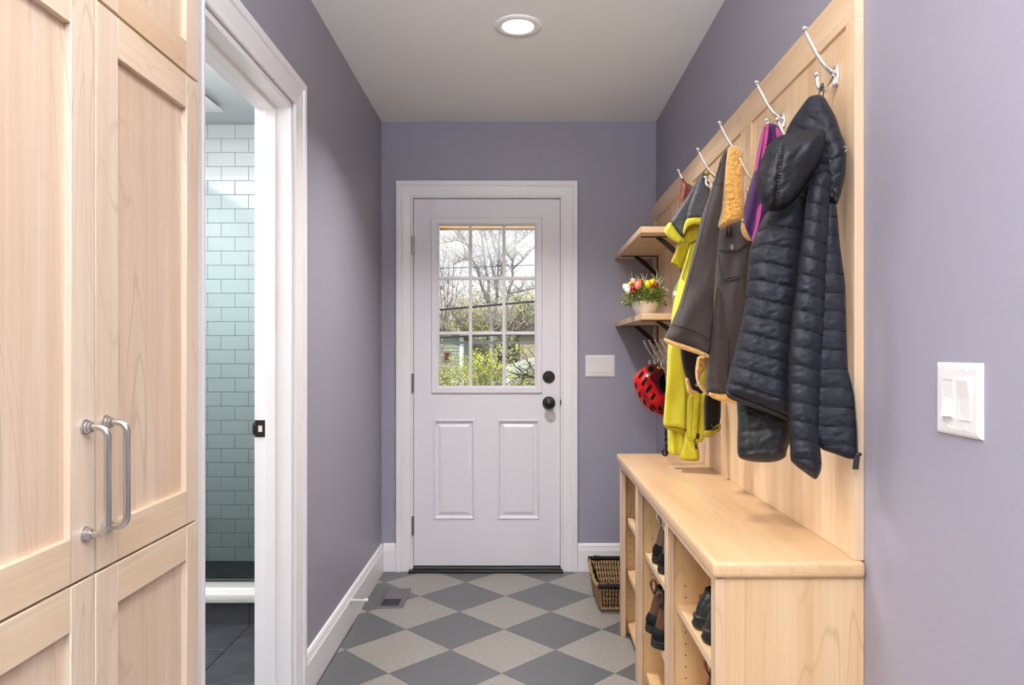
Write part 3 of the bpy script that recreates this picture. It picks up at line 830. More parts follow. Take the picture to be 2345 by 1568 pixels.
B().lathe([(0.0072, 0.060), (0.0080, 0.064), (0.0080, 0.074), (0.0066, 0.077), (0, 0.0775)], (0, 0, 0), 'X', 16).obj('tip', M['plastic'], ds, mpd, smooth=True)
# ---------------------------------------------------------------- soft panels: outlines filled, inflated to real thickness, quilted or folded
import numpy as np
def smooth_poly(poly, it=2, step=5.0):
    pts = [tuple(map(float, p)) for p in poly]
    for _ in range(it):
        q = []
        for i in range(len(pts)):
            a, b = pts[i], pts[(i + 1) % len(pts)]
            q += [(a[0] * .8 + b[0] * .2, a[1] * .8 + b[1] * .2), (a[0] * .2 + b[0] * .8, a[1] * .2 + b[1] * .8)]
        pts = q
    out = []
    for i in range(len(pts)):
        a, b = pts[i], pts[(i + 1) % len(pts)]
        L = math.hypot(b[0] - a[0], b[1] - a[1])
        n = max(1, int(round(L / step)))
        for k in range(n): out.append((a[0] + (b[0] - a[0]) * k / n, a[1] + (b[1] - a[1]) * k / n))
    # drop points that fall too close together
    res = []
    for p in out:
        if not res or math.hypot(p[0] - res[-1][0], p[1] - res[-1][1]) > step * 0.35: res.append(p)
    return res
def dist_to(poly, X, Y):
    p = np.array(poly); q = np.roll(p, -1, axis=0)
    D = np.full(len(X), 1e9); ins = np.zeros(len(X), bool)
    for (ax, ay), (bx, by) in zip(p, q):
        dx, dy = bx - ax, by - ay
        L2 = dx * dx + dy * dy + 1e-9
        t = np.clip(((X - ax) * dx + (Y - ay) * dy) / L2, 0, 1)
        D = np.minimum(D, np.hypot(X - ax - t * dx, Y - ay - t * dy))
        c = ((ay > Y) != (by > Y))
        xi = ax + (Y - ay) * dx / (dy if abs(dy) > 1e-9 else 1e-9)
        ins ^= c & (X < xi)
    return D, ins
class Soft:
    """a stuffed cloth panel at depth Y: outline given as the photo's x, y; T thickness towards the room (m), R rim radius in px"""
    def __init__(s, poly, Y, T, R=25.0, step=4.5, tilt=(0, 0), disp=None, back=0.5, it=2):
        s.poly = smooth_poly(poly, it, step); s.Y, s.T, s.R, s.step, s.tilt, s.disp, s.back = Y, T, R, step, tilt, disp, back
        a = np.array(s.poly); s.c = a.mean(axis=0); s.lo, s.hi = a.min(axis=0), a.max(axis=0)
    def base(s, x, y): return s.Y + s.tilt[0] * (x - s.c[0]) + s.tilt[1] * (y - s.c[1])
    def h(s, d):
        t = np.clip(d / s.R, 0, 1); return np.sqrt(np.maximum(0, 1 - (1 - t) ** 2))
    def surf(s, x, y):
        D, ins = dist_to(s.poly, np.array([float(x)]), np.array([float(y)]))
        d = D[0] if ins[0] else 0.0
        v = s.base(x, y) - s.T * float(s.h(d))
        if s.disp: v += s.disp(x, y, d) * min(1.0, d / 5.0)
        return v
    def build(s, name, mat, parent, mats_by=None):
        st = s.step; hexy = st * 0.866
        gx, gy = [], []
        r = 0; y = s.lo[1] + st * .5
        while y < s.hi[1]:
            x = s.lo[0] + (st / 2 if r % 2 else 0)
            while x < s.hi[0]: gx.append(x); gy.append(y); x += st
            y += hexy; r += 1
        gx, gy = np.array(gx), np.array(gy)
        D, ins = dist_to(s.poly, gx, gy)
        k = ins & (D > st * 0.55)
        pts = list(s.poly) + list(zip(gx[k], gy[k])); nb = len(s.poly)
        dd = [0.0] * nb + list(D[k])
        res = geometry.delaunay_2d_cdt([Vector(p) for p in pts], [(i, (i + 1) % nb) for i in range(nb)], [list(range(nb))], 1, 1e-4)
        vco, faces, orig = res[0], res[2], res[3]
        verts, front, backi = [], [], []
        for i, v in enumerate(vco):
            d = 0.0
            if orig[i] and orig[i][0] < len(dd): d = dd[orig[i][0]]
            hh = float(s.h(np.float64(d))); b = s.base(v.x, v.y)
            m = min(1.0, d / 5.0)
            yf = b - s.T * hh + (s.disp(v.x, v.y, d) * m if (s.disp and d > 0) else 0.0)
            front.append(len(verts)); verts.append(P(v.x, v.y, yf))
            if d > 0: backi.append(len(verts)); verts.append(P(v.x, v.y, b + s.T * s.back * hh))
            else: backi.append(front[-1])
        fs = []
        for f in faces:
            fs.append([front[i] for i in f]); g = [backi[i] for i in reversed(f)]
            if len(set(g)) >= 3 and set(g) != set(front[i] for i in f): fs.append(g)
        off = root_loc(parent)
        me = bpy.data.meshes.new(name)
        me.from_pydata([v - off for v in verts], [], fs); me.update()
        me.materials.append(mat)
        bm = bmesh.new(); bm.from_mesh(me); bmesh.ops.recalc_face_normals(bm, faces=bm.faces); bm.to_mesh(me); bm.free()
        for p in me.polygons: p.use_smooth = True
        o = bpy.data.objects.new(name, me); COL.objects.link(o); o.parent = parent
        return o
def nz(x, y, s, seed=0.0): return noise.noise(Vector((x / s, y / s, seed)))
def skin(name, mat, parent, poly, surf, off=0.003, thick=0.003, it=1, step=4.0):
    """a thin piece lying on another piece's surface"""
    sp = smooth_poly(poly, it, step); a = np.array(sp); lo, hi = a.min(axis=0), a.max(axis=0)
    gx, gy = [], []
    y = lo[1]
    while y < hi[1]:
        x = lo[0]
        while x < hi[0]: gx.append(x); gy.append(y); x += step
        y += step
    nb = len(sp); pts = list(sp)
    if gx:
        D, ins = dist_to(sp, np.array(gx), np.array(gy)); pts += [(gx[i], gy[i]) for i in range(len(gx)) if ins[i] and D[i] > step * .5]
    res = geometry.delaunay_2d_cdt([Vector(p) for p in pts], [(i, (i + 1) % nb) for i in range(nb)], [list(range(nb))], 1, 1e-4)
    vco, edges, faces = res[0], res[1], res[2]
    n = len(vco); V = []
    for o_ in (0, 1):
        for v in vco: V.append(P(v.x, v.y, surf(v.x, v.y) - off + (thick if o_ else 0)))
    cnt = {}
    for f in faces:
        for i in range(len(f)):
            e = (f[i], f[(i + 1) % len(f)]); cnt[e] = 1
    fs = [list(f) for f in faces] + [[i + n for i in reversed(f)] for f in faces]
    for (a_, b_) in cnt:
        if (b_, a_) not in cnt: fs.append([b_, a_, a_ + n, b_ + n])
    offp = root_loc(parent)
    me = bpy.data.meshes.new(name); me.from_pydata([v - offp for v in V], [], fs); me.update(); me.materials.append(mat)
    bm = bmesh.new(); bm.from_mesh(me); bmesh.ops.recalc_face_normals(bm, faces=bm.faces); bm.to_mesh(me); bm.free()
    o = bpy.data.objects.new(name, me); COL.objects.link(o); o.parent = parent
    return o

def fabric(name, col, rough=0.8, weave=900, bstr=0.25, sheen=0.25, vary=0.10, vscale=22, spec=0.25, mapscale=None, crease=34, cstr=0.35):
    m = plain(name, col, rough, 0, None, bstr, 0.0006, vary, vscale, mapscale, spec, 0, sheen)
    nt = m.node_tree; bs = [n for n in nt.nodes if n.type == 'BSDF_PRINCIPLED'][0]
    a = noise_node(nt, weave, 3, 0.6); c = noise_node(nt, crease, 4, 0.55, (1.0, 1.0, 1.5), 1.0)
    b1 = nt.nodes.new('ShaderNodeBump'); b1.inputs['Strength'].default_value = cstr; b1.inputs['Distance'].default_value = 0.004
    b2 = nt.nodes.new('ShaderNodeBump'); b2.inputs['Strength'].default_value = bstr; b2.inputs['Distance'].default_value = 0.0006
    nt.links.new(c.outputs['Fac'], b1.inputs['Height']); nt.links.new(a.outputs['Fac'], b2.inputs['Height'])
    nt.links.new(b1.outputs[0], b2.inputs['Normal']); nt.links.new(b2.outputs[0], bs.inputs['Normal'])
    return m
M['puffer'] = fabric('black_quilted_nylon', rgb(25, 26, 34), 0.62, 260, 0.10, 0.0, 0.12, 30, 0.28, None, 40, 0.6)
M['puffer_dark'] = fabric('black_nylon_lining', rgb(17, 17, 20), 0.65, 260, 0.10, 0.0, 0.12, 30, 0.5)
M['puffer_hood'] = fabric('black_smooth_nylon', rgb(19, 19, 23), 0.55, 120, 0.08, 0.0, 0.10, 20, 0.32, None, 30, 0.75)
M['brown'] = fabric('brown_duck_canvas', rgb(64, 55, 54), 0.85, 1200, 0.35, 0.1, 0.10, 30)
M['brown_dark'] = fabric('brown_canvas_reverse', rgb(42, 35, 34), 0.9, 1200, 0.3, 0.05, 0.10, 30)
M['sherpa'] = fabric('tan_fleece', rgb(222, 172, 92), 0.95, 420, 0.5, 0.6, 0.14, 70, 0.1)
M['yellow'] = fabric('lime_yellow_nylon', rgb(212, 204, 52), 0.55, 700, 0.12, 0.15, 0.05, 14, 0.3)
M['yellow_in'] = fabric('lime_yellow_lining', rgb(160, 146, 24), 0.7, 700, 0.15, 0.1, 0.10, 30, 0.2)
M['grey_shell'] = fabric('dark_grey_nylon', rgb(74, 75, 81), 0.6, 700, 0.2, 0.05, 0.12, 40, 0.3)
M['black_cloth'] = fabric('black_lining', rgb(26, 23, 24), 0.9, 600, 0.1, 0.1, 0.1, 20, 0.2)
M['purple'] = fabric('purple_fleece', rgb(60, 26, 74), 0.8, 700, 0.2, 0.08, 0.08, 30)
M['pink'] = fabric('magenta_fleece', rgb(168, 62, 122), 0.8, 700, 0.2, 0.1, 0.06, 30)
M['leather'] = fabric('red_brown_leather', rgb(122, 66, 56), 0.45, 160, 0.5, 0.0, 0.22, 60, 0.5)
M['green_cloth'] = fabric('green_canvas', rgb(104, 136, 74), 0.8, 700, 0.2, 0.2, 0.08, 30)
M['webbing'] = plain('pale_webbing', rgb(206, 202, 190), 0.7, bscale=500)

M['stitch'] = plain('black_thread', (0.004, 0.004, 0.005, 1), 0.9, spec=.1)
def cord(name, mat, parent, pts, r, n=8):
    return B().tube([P(*p) for p in pts], r, n).obj(name, mat, parent, smooth='all')

# ---------------------------------------------------------------- black quilted jacket (nearest)
def quilt(qf, amp=0.010, wr=0.0035, sc=13.0, seed=0.0):
    wr *= .34; sc *= 1.35
    def f(x, y, d):
        q = qf(x, y); s = abs(sin(pi * q))
        return -amp * 1.0 * (s ** 0.30) + amp * 0.5 + wr * nz(x, y * 1.7, sc, seed) * 1.6 + wr * 0.8 * nz(x * 1.6 + y * .5, y, sc * .45, seed + 3)
    return f
def stitches(S, qf, parent, r=.0018):
    b = B(); any_ = False
    def flush(run):
        if len(run) >= 3: b.tube(run, r, 5); return True
        return False
    q0, q1 = qf(S.c[0], S.lo[1]) - 4, qf(S.c[0], S.hi[1]) + 4
    for k in range(int(math.floor(q0)), int(math.ceil(q1)) + 1):
        run = []; x = S.lo[0]
        while x <= S.hi[0]:
            a, c = S.lo[1] - 80, S.hi[1] + 80
            for _ in range(22):
                m = (a + c) / 2
                if qf(x, m) < k: a = m
                else: c = m
            D, ins = dist_to(S.poly, np.array([x]), np.array([m]))
            if ins[0] and D[0] > 1.5: run.append(P(x, m, S.surf(x, m) - .0010))
            else: flush(run); run = []
            x += 4.0
        flush(run)
    return props(b.obj('stitch_line', M['stitch'], parent, smooth='all'), kind='stuff')
jk = thing('quilted_jacket', 'black quilted puffer jacket with a hood hanging nearest on the backboard', 'jacket', P(1850, 640, 1.56))
def q_body(x, y):
    s_ = 0.13 + (min(max(y, 480), 920) - 530) / 377 * 0.20
    xc = max(1782 - (y - 485) * 0.353, 1600)
    return (y - s_ * (max(x, xc) - 1760) - 0.35 * max(0.0, xc - x) - 690) / 43.0
A = Soft([(1790, 462), (1752, 487), (1733, 530), (1716, 571), (1711, 620), (1708, 690), (1694, 760), (1677, 830), (1664, 878), (1661, 894), (1666, 908), (1700, 921), (1740, 936),
          (1780, 952), (1814, 966), (1822, 900), (1820, 820), (1828, 720), (1838, 640), (1850, 540), (1858, 450), (1830, 440)], 1.60, 0.070, 46, 3.6, disp=quilt(q_body, .011, .0045))
A.build('back_panel', M['puffer'], jk); stitches(A, q_body, jk)
Soft([(1661, 892), (1700, 908), (1745, 925), (1780, 940), (1814, 955), (1814, 968), (1780, 955), (1740, 940), (1700, 925), (1665, 911)], 1.568, 0.012, 8, 3.5).build('hem_binding', M['puffer_dark'], jk)
def q_sleeve(x, y): return (y - .22 * (x - 1850) - 0.0016 * (x - 1845) ** 2 - 1053) / 42.2
def q_front(x, y): return (y - .03 * (x - 1910) - 670) / 43.7
def q_hood(x, y): return (y + .55 * abs(x - 1868) - 240) / 37
Bs = Soft([(1895, 385), (1906, 400), (1899, 480), (1894, 560), (1889, 644), (1889, 720), (1881, 818), (1877, 900), (1874, 991), (1879, 1030), (1882, 1060), (1880, 1078), (1869, 1100), (1850, 1086),
           (1820, 1064), (1810, 1054), (1809, 1020), (1805, 960), (1803, 880), (1804, 820), (1814, 720), (1824, 640), (1835, 540), (1848, 445), (1862, 400)], 1.515, 0.046, 32, 3.6,
          disp=quilt(q_sleeve, .010, .0045, 12, 7))
Bs.build('sleeve', M['puffer'], jk); stitches(Bs, q_sleeve, jk)
Soft([(1812, 1048), (1845, 1066), (1880, 1068), (1880, 1079), (1869, 1100), (1850, 1087), (1820, 1065)], 1.512, 0.03, 14, 3.5, disp=lambda x, y, d: .004 * sin(x * .55)).build('cuff', M['puffer_dark'], jk)
Cs = Soft([(1890, 460), (1915, 462), (1919, 500), (1922, 548), (1929, 600), (1936, 650), (1938, 720), (1940, 800), (1942, 850), (1950, 880), (1955, 905), (1958, 950), (1961, 991), (1962, 1038), (1958, 1051),
      (1940, 1050), (1915, 1040), (1877, 1028), (1862, 990), (1866, 900), (1870, 800), (1876, 700), (1882, 600), (1886, 520)], 1.528, 0.018, 22, 3.8, back=0.25,
     disp=quilt(q_front, .006, .003, 14, 2)); Cs.build('front_panel', M['puffer'], jk); stitches(Cs, q_front, jk)
Soft([(1686, 905), (1690, 960), (1688, 1010), (1689, 1048), (1720, 1057), (1760, 1059), (1785, 1055), (1800, 1046), (1802, 1030), (1815, 1000), (1815, 940), (1740, 920)], 1.655, 0.045, 24, 4,
     disp=quilt(lambda x, y: (y + .1 * x - 1205) / 46, .007, .007, 18, 11)).build('far_sleeve', M['puffer_dark'], jk)
Hd = Soft([(1873, 216), (1887, 220), (1900, 243), (1915, 269), (1924, 300), (1935, 327), (1939, 347), (1937, 385), (1930, 425), (1918, 466), (1905, 472), (1880, 460), (1850, 440), (1800, 410), (1790, 340),
      (1799, 302), (1815, 272), (1838, 240), (1852, 221)], 1.585, 0.055, 34, 3.8, tilt=(-.0007, 0), back=.3, disp=quilt(q_hood, .008, .006, 16, 5)); Hd.build('hood', M['puffer'], jk)
Soft([(1893, 312), (1915, 310), (1932, 325), (1939, 350), (1936, 400), (1926, 445), (1916, 472), (1904, 462), (1898, 420), (1888, 380)], 1.535, 0.028, 16, 3.6, back=.3,
     disp=quilt(lambda x, y: (y - x * .4) / 21, .005, .005, 10, 8)).build('collar', M['puffer_dark'], jk)
Soft([(1800, 455), (1850, 425), (1905, 455), (1900, 560), (1850, 590), (1815, 560)], 1.60, 0.04, 24, 4).build('yoke', M['puffer'], jk)
lobe = Soft([(1885, 297), (1889, 330), (1885, 355), (1870, 385), (1854, 412), (1832, 445), (1808, 472), (1788, 483), (1765, 484), (1753, 480), (1742, 465), (1733, 442), (1731, 420), (1736, 390), (1745, 360),
             (1756, 335), (1776, 315), (1800, 306), (1830, 302), (1860, 294)], 1.505, 0.060, 52, 3.6,
            disp=lambda x, y, d: .009 * nz(x * .7 + y * .6, (y * .7 - x * .8) * .55, 34, 4) + .002 * nz(x + y, (y - x) * .35, 14, 9) + .006 * math.exp(-((x - 1783 + .10 * (y - 400)) / 5.5) ** 2) * (1 + .5 * sin(y * .8)))
lobe.build('hood_lobe', M['puffer_hood'], jk)
B().ribbon([P(1873, 226, 1.585), P(1877, 208, 1.60), P(1880, 196, 1.625), P(1884, 190.5, 1.635), P(1886, 198, 1.63), P(1886, 212, 1.60), P(1884, 226, 1.585)], (0.3, .9, 0), 0.009, 0.0022).obj('hang_loop', M['rubber'], jk)
zp = [(1941, 852), (1949, 880), (1954.5, 905), (1958, 950), (1961, 991), (1962.5, 1036)]
B().tube([P(x + .5, y, 1.522) for x, y in zp], 0.0022, 6).obj('zipper_tape', M['rubber'], jk)
b = B()
for k in range(56):
    q = k / 55 * (len(zp) - 1); i = min(int(q), len(zp) - 2); t = q - i
    p = P(zp[i][0] * (1 - t) + zp[i + 1][0] * t + 2.2, zp[i][1] * (1 - t) + zp[i + 1][1] * t, 1.521)
    b.box(p.x - .0016, p.x + .0018, p.y - .0015, p.y + .0015, p.z - .0008, p.z + .0008)
props(b.obj('zipper_teeth', M['nickel'], jk), kind='stuff')
b = B(); p0, p1 = P(1959, 1036, 1.518), P(1965, 1076, 1.518)
b.prism([P(1957, 1043, 1.516), P(1970, 1041, 1.516), P(1966.5, 1075, 1.516), P(1953.5, 1074, 1.516)], (0, .003, 0)); b.obj('zipper_pull', M['rubber'], jk)
B().ball(P(1966, 1040, 1.518), 0.006, 10, 6, (1.3, .6, .7)).obj('zipper_slider', M['rubber'], jk, smooth='all')
b = B(); c = P(1934, 341, 1.512); b.tube([c + Vector((.004 * cos(a_ / 6 * pi), 0, .005 * sin(a_ / 6 * pi))) for a_ in range(13)], .0012, 6)
b.obj('cord_lock', M['nickel'], jk, smooth='all')

# ---------------------------------------------------------------- purple and pink jacket
pj = thing('fleece_jacket', 'purple jacket with magenta panels, mostly behind the black hood', 'jacket', P(1750, 420, 1.92))
PS = Soft([(1747, 292), (1762, 280), (1780, 286), (1791, 300), (1797, 345), (1792, 420), (1790, 560), (1792, 760), (1780, 800), (1735, 800), (1724, 760), (1727, 640), (1724, 557), (1717, 545), (1705, 517), (1701, 490), (1707, 460), (1718, 420), (1728, 390), (1737, 340)], 1.92, 0.03, 24, 4,
     disp=lambda x, y, d: .008 * sin((x + .22 * y) * .23) + .003 * nz(x, y, 14))
PS.build('body', M['purple'], pj)
for pl in ([(1746, 296), (1752, 292), (1748, 320), (1741, 352), (1734, 393), (1727, 390), (1735, 340)], [(1754, 283), (1761, 281), (1758, 320), (1751, 362), (1746, 384), (1741, 376), (1748, 335), (1752, 300)],
           [(1776, 288), (1790, 301), (1794, 318), (1788, 332), (1779, 318)], [(1734, 478), (1744, 462), (1744, 485), (1729, 548), (1724, 556), (1721, 550), (1730, 512)]):
    skin('pink_panel', M['pink'], pj, pl, PS.surf, .004, .003)

# ---------------------------------------------------------------- brown canvas jacket with tan fleece lining
bj = thing('canvas_jacket', 'brown canvas work jacket with tan fleece collar, cuffs and chest pocket', 'jacket', P(1640, 620, 2.25))
def folds(freq, amp, slant, seed, wr=.004, sc=26):
    return lambda x, y, d: amp * sin((x + slant * y) * freq + 1.2 * nz(x, y, 90, seed)) + wr * nz(x, y * .6, sc, seed + 1)
def groove(lines, w=2.0, dep=.005):
    def g(x, y):
        v = 0
        for (x0, y0, x1, y1) in lines:
            dx, dy = x1 - x0, y1 - y0; t = max(0, min(1, ((x - x0) * dx + (y - y0) * dy) / (dx * dx + dy * dy)))
            v += dep * math.exp(-((x - x0 - t * dx) ** 2 + (y - y0 - t * dy) ** 2) / (w * w))
        return v
    return g
g1 = groove([(1536, 745, 1580, 756), (1580, 756, 1625, 778), (1637, 420, 1658, 428)])
f1 = folds(.085, .008, .55, 2)
S1 = Soft([(1660, 345), (1668, 343), (1665, 400), (1656, 470), (1646, 530), (1639, 620), (1634, 700), (1630, 770), (1625, 816), (1600, 806), (1565, 793), (1530, 782), (1521, 776), (1526, 762), (1536, 744), (1546, 720),
      (1556, 697), (1572, 640), (1592, 560), (1608, 490), (1626, 440), (1640, 400), (1650, 362)], 2.20, 0.06, 40, 4, disp=lambda x, y, d: f1(x, y, d) + g1(x, y))
S1.build('sleeve', M['brown'], bj)
def fluff(seed): return lambda x, y, d: .006 * nz(x, y, 3.6, seed) + .006 * nz(x, y, 8, seed + 4) + .004 * nz(x, y, 30, seed)
Soft([(1519, 773), (1532, 777), (1566, 788), (1600, 800), (1623, 811), (1625, 821), (1612, 816), (1585, 807), (1560, 799), (1535, 789), (1521, 783)], 2.165, 0.02, 6, 2.6, disp=fluff(1)).build('fleece_cuff', M['sherpa'], bj)
f2 = folds(.12, .006, .2, 5)
g2 = groove([(1610, 885, 1690, 893), (1640, 660, 1650, 880)], 1.8, .004)
BB = Soft([(1645, 515), (1700, 500), (1722, 530), (1722, 600), (1717, 680), (1714, 760), (1700, 850), (1694, 917), (1670, 916), (1650, 908), (1625, 897), (1618, 880), (1622, 830), (1630, 780), (1636, 700), (1640, 620), (1642, 560)],
          2.28, 0.055, 34, 4, tilt=(-.0014, 0), disp=lambda x, y, d: f2(x, y, d) + g2(x, y))
BB.build('front_panel', M['brown'], bj)
Soft([(1640, 655), (1654, 660), (1664, 750), (1668, 800), (1665, 870), (1663, 902), (1640, 902), (1622, 900), (1615, 876), (1620, 840), (1627, 790), (1633, 720)], 2.205, 0.038, 20, 3.8,
     disp=lambda x, y, d: folds(.14, .005, -.1, 8)(x, y, d) + groove([(1614, 872, 1665, 870), (1616, 880, 1665, 878)], 1.5, .004)(x, y)).build('far_sleeve', M['brown'], bj)
Soft([(1622, 897), (1640, 900), (1664, 901), (1690, 912), (1694, 918), (1690, 928), (1665, 919), (1648, 918), (1632, 912), (1624, 906)], 2.195, 0.018, 7, 2.6, disp=fluff(3)).build('fleece_hem', M['sherpa'], bj)
Soft([(1597, 815), (1615, 815), (1623, 805), (1626, 820), (1619, 840), (1608, 854), (1603, 862), (1606, 876), (1619, 898), (1624, 906), (1618, 905), (1601, 888), (1593, 868), (1592, 845), (1594, 831)], 2.26, 0.022, 9, 2.6, disp=fluff(6)).build('fleece_placket', M['sherpa'], bj)
Soft([(1556, 785), (1600, 795), (1606, 820), (1598, 835), (1599, 880), (1614, 902), (1590, 899), (1578, 899), (1579, 880), (1571, 865), (1562, 835)], 2.40, 0.02, 16, 4, disp=folds(.1, .004, 0, 3)).build('inner_flap', M['brown_dark'], bj)
Soft([(1568, 864), (1577, 866), (1584, 892), (1600, 897), (1600, 903), (1575, 902), (1572, 885)], 2.375, 0.012, 5, 2.6, disp=fluff(8)).build('fleece_edge', M['sherpa'], bj)
Soft([(1667, 338), (1676, 333), (1690, 334), (1700, 342), (1704, 356), (1703, 420), (1705, 470), (1703, 500), (1690, 507), (1672, 513), (1660, 521), (1650, 525), (1643, 519), (1648, 500), (1653, 480), (1655, 440), (1659, 400), (1662, 370)],
     2.18, 0.040, 17, 2.2, disp=fluff(11)).build('fleece_collar', M['sherpa'], bj)
Soft([(1697, 505), (1706, 513), (1713, 535), (1722, 553), (1712, 551), (1702, 541), (1696, 528)], 2.17, 0.02, 8, 2.4, disp=fluff(14)).build('fleece_collar', M['sherpa'], bj)
skin('pocket', M['brown'], bj, [(1643, 572), (1660, 575), (1690, 573), (1714, 566), (1712, 632), (1680, 640), (1654, 644), (1646, 622)], BB.surf, .005, .004)
fl = skin('pocket_flap', M['brown'], bj, [(1641, 547), (1660, 545), (1700, 537), (1719, 541), (1717, 555), (1706, 561), (1695, 574), (1680, 579), (1660, 577), (1641, 575)], BB.surf, .009, .004)
fl.location = (0, 0, 0)
pb = P(1677, 565.5, BB.surf(1677, 565.5) - .010)
B().lathe([(0.0098, 0.001), (0.0098, -0.003), (0.0080, -0.0045), (0.0055, -0.0035), (0.0035, -0.0035), (0.0030, -0.0050), (0, -0.0052)], pb, 'Y', 20).obj('button', M['nickel'], fl, smooth=True)
pb = P(1596, 881, 2.372)
B().lathe([(0.0055, 0.002), (0.0055, -0.003), (0.003, -0.004), (0, -0.004)], pb, 'Y', 14).obj('snap_button', M['nickel'], bj, smooth=True)

M['thread'] = plain('brown_thread', rgb(40, 33, 32), 0.8)
def seam(S, parent, pts, off=.0006, r=.0011, mat=None):
    fine = []
    for (x0, y0), (x1, y1) in zip(pts[:-1], pts[1:]):
        n_ = max(2, int(math.hypot(x1 - x0, y1 - y0) / 3))
        for k in range(n_): fine.append((x0 + (x1 - x0) * k / n_, y0 + (y1 - y0) * k / n_))
    fine.append(pts[-1])
    return B().tube([P(x, y, S.surf(x, y) - off) for x, y in fine], r, 5).obj('seam', mat or M['thread'], parent, smooth='all')
seam(S1, bj, [(1538, 743), (1560, 748), (1585, 756), (1610, 768), (1626, 777)]); seam(S1, bj, [(1536, 749), (1558, 754), (1583, 762), (1608, 774), (1625, 783)])
seam(S1, bj, [(1637, 421), (1647, 422), (1658, 428)]); seam(S1, bj, [(1650, 372), (1632, 440), (1612, 515), (1598, 570), (1580, 640), (1562, 705)])
seam(BB, bj, [(1646, 584), (1649, 615), (1657, 638), (1680, 634), (1709, 626)], .0062); seam(BB, bj, [(1644, 571), (1660, 573), (1680, 575), (1694, 570), (1705, 558)], .0102)
seam(BB, bj, [(1664, 519), (1664, 545)], .001); seam(BB, bj, [(1673, 517), (1673, 545)], .001)
M['thread_y'] = plain('olive_thread', rgb(150, 138, 30), 0.8)
# ---------------------------------------------------------------- yellow rain jacket with grey hood
yj = thing('rain_jacket', 'lime yellow rain jacket with a dark grey hood hanging on a yellow loop', 'jacket', P(1580, 700, 2.72))
w1 = lambda s_: (lambda x, y, d: .006 * nz(x, y * .7, 17, s_) + .003 * nz(x * 1.3, y, 7, s_ + 2))
Soft([(1605, 400), (1594, 415), (1580, 440), (1560, 470), (1545, 492), (1534, 507), (1549, 529), (1565, 548), (1574, 520), (1576, 500), (1584, 470), (1596, 430)], 2.73, 0.022, 8, 3.0, disp=w1(1), it=1).build('hood', M['grey_shell'], yj)
Soft([(1535, 505), (1519, 526), (1526, 541), (1540, 551), (1554, 558), (1566, 548), (1550, 528)], 2.722, 0.022, 6, 2.8, disp=w1(4), it=1).build('hood_trim', M['yellow'], yj)
Soft([(1608, 391), (1621, 401), (1625, 420), (1628, 448), (1618, 480), (1610, 499), (1590, 498), (1571, 503), (1577, 470), (1588, 440), (1598, 410)], 2.69, 0.026, 9, 3.0, disp=w1(7), it=1).build('hood', M['grey_shell'], yj)
Soft([(1571, 500), (1590, 496), (1610, 497), (1607, 512), (1588, 513), (1574, 520), (1566, 540), (1563, 530)], 2.682, 0.024, 5, 2.6, disp=w1(9), it=1).build('hood_trim', M['yellow'], yj)
Soft([(1562, 545), (1574, 518), (1590, 511), (1607, 511), (1604, 545), (1580, 562), (1562, 557)], 2.745, 0.02, 7, 3.0, disp=w1(3), it=1).build('hood_lining', M['yellow_in'], yj)
Soft([(1552, 556), (1545, 580), (1534, 602), (1548, 610), (1562, 618), (1571, 590), (1582, 554), (1566, 553)], 2.735, 0.02, 6, 3.0, disp=w1(5), it=1).build('storm_flap', M['yellow_in'], yj)
Soft([(1606, 535), (1580, 560), (1570, 595), (1560, 625), (1548, 670), (1541, 700), (1538, 726), (1533, 770), (1529, 790), (1527, 850), (1530, 925), (1535, 972), (1572, 985), (1600, 960), (1620, 905), (1622, 790), (1627, 600)],
     2.76, 0.055, 30, 4.5, disp=folds(.16, .006, .35, 4)).build('body', M['yellow'], yj)
Soft([(1530, 788), (1545, 778), (1560, 800), (1567, 850), (1573, 900), (1574, 960), (1573, 984), (1545, 977), (1524, 977), (1518, 971), (1522, 925), (1527, 850)], 2.70, 0.032, 9, 3.4, it=1,
     disp=lambda x, y, d: folds(.10, .007, .25, 6)(x, y, d) + groove([(1521, 962, 1573, 960)], 1.5, .003)(x, y)).build('sleeve', M['yellow'], yj)
Soft([(1519, 973), (1545, 976), (1573, 976), (1572, 996), (1550, 990), (1524, 981)], 2.715, 0.02, 7, 3).build('sleeve_lining', M['yellow_in'], yj)
ZP = Soft([(1573, 893), (1622, 899), (1617, 960), (1611, 1013), (1590, 1011), (1572, 1007)], 2.665, 0.009, 3.5, 3.4, disp=w1(12), it=1)
ZP.build('zip_panel', M['yellow'], yj)
seam(ZP, yj, [(1588, 897), (1585, 960), (1581, 1004)], .0006, .0009, M['thread_y']); seam(ZP, yj, [(1574, 1001), (1609, 1007)], .0006, .0009, M['thread_y'])
skin('zipper', M['yellow_in'], yj, [(1602, 900), (1606, 900), (1600, 995), (1596, 995)], ZP.surf, .004, .003, 0)
B().ball(P(1598, 998, 2.642), 0.0085, 10, 8, (.8, .6, 1.4)).obj('zipper_slider', M['rubber'], yj, smooth='all')
cord('zipper_cord', M['rubber'], yj, [(1597, 1000, 2.64), (1592, 1006, 2.64), (1590, 1012, 2.642), (1593, 1016, 2.645), (1593.5, 1022, 2.65)], .0018)
B().prism([P(1591.5, 1018, 2.645), P(1595.5, 1018, 2.645), P(1597, 1028, 2.645), P(1592.5, 1028, 2.645)], (0, .004, 0)).obj('zipper_pull', M['rubber'], yj)
Soft([(1528, 978), (1560, 978), (1584, 990), (1578, 1020), (1562, 1043), (1529, 1040), (1529, 1010)], 2.76, 0.022, 8, 3.4, disp=lambda x, y, d: folds(.30, .006, -.1, 9)(x, y, d) + groove([(1538, 1006, 1552, 1014), (1552, 1014, 1564, 1012)], 1.6, .005)(x, y)).build('hem', M['yellow'], yj)
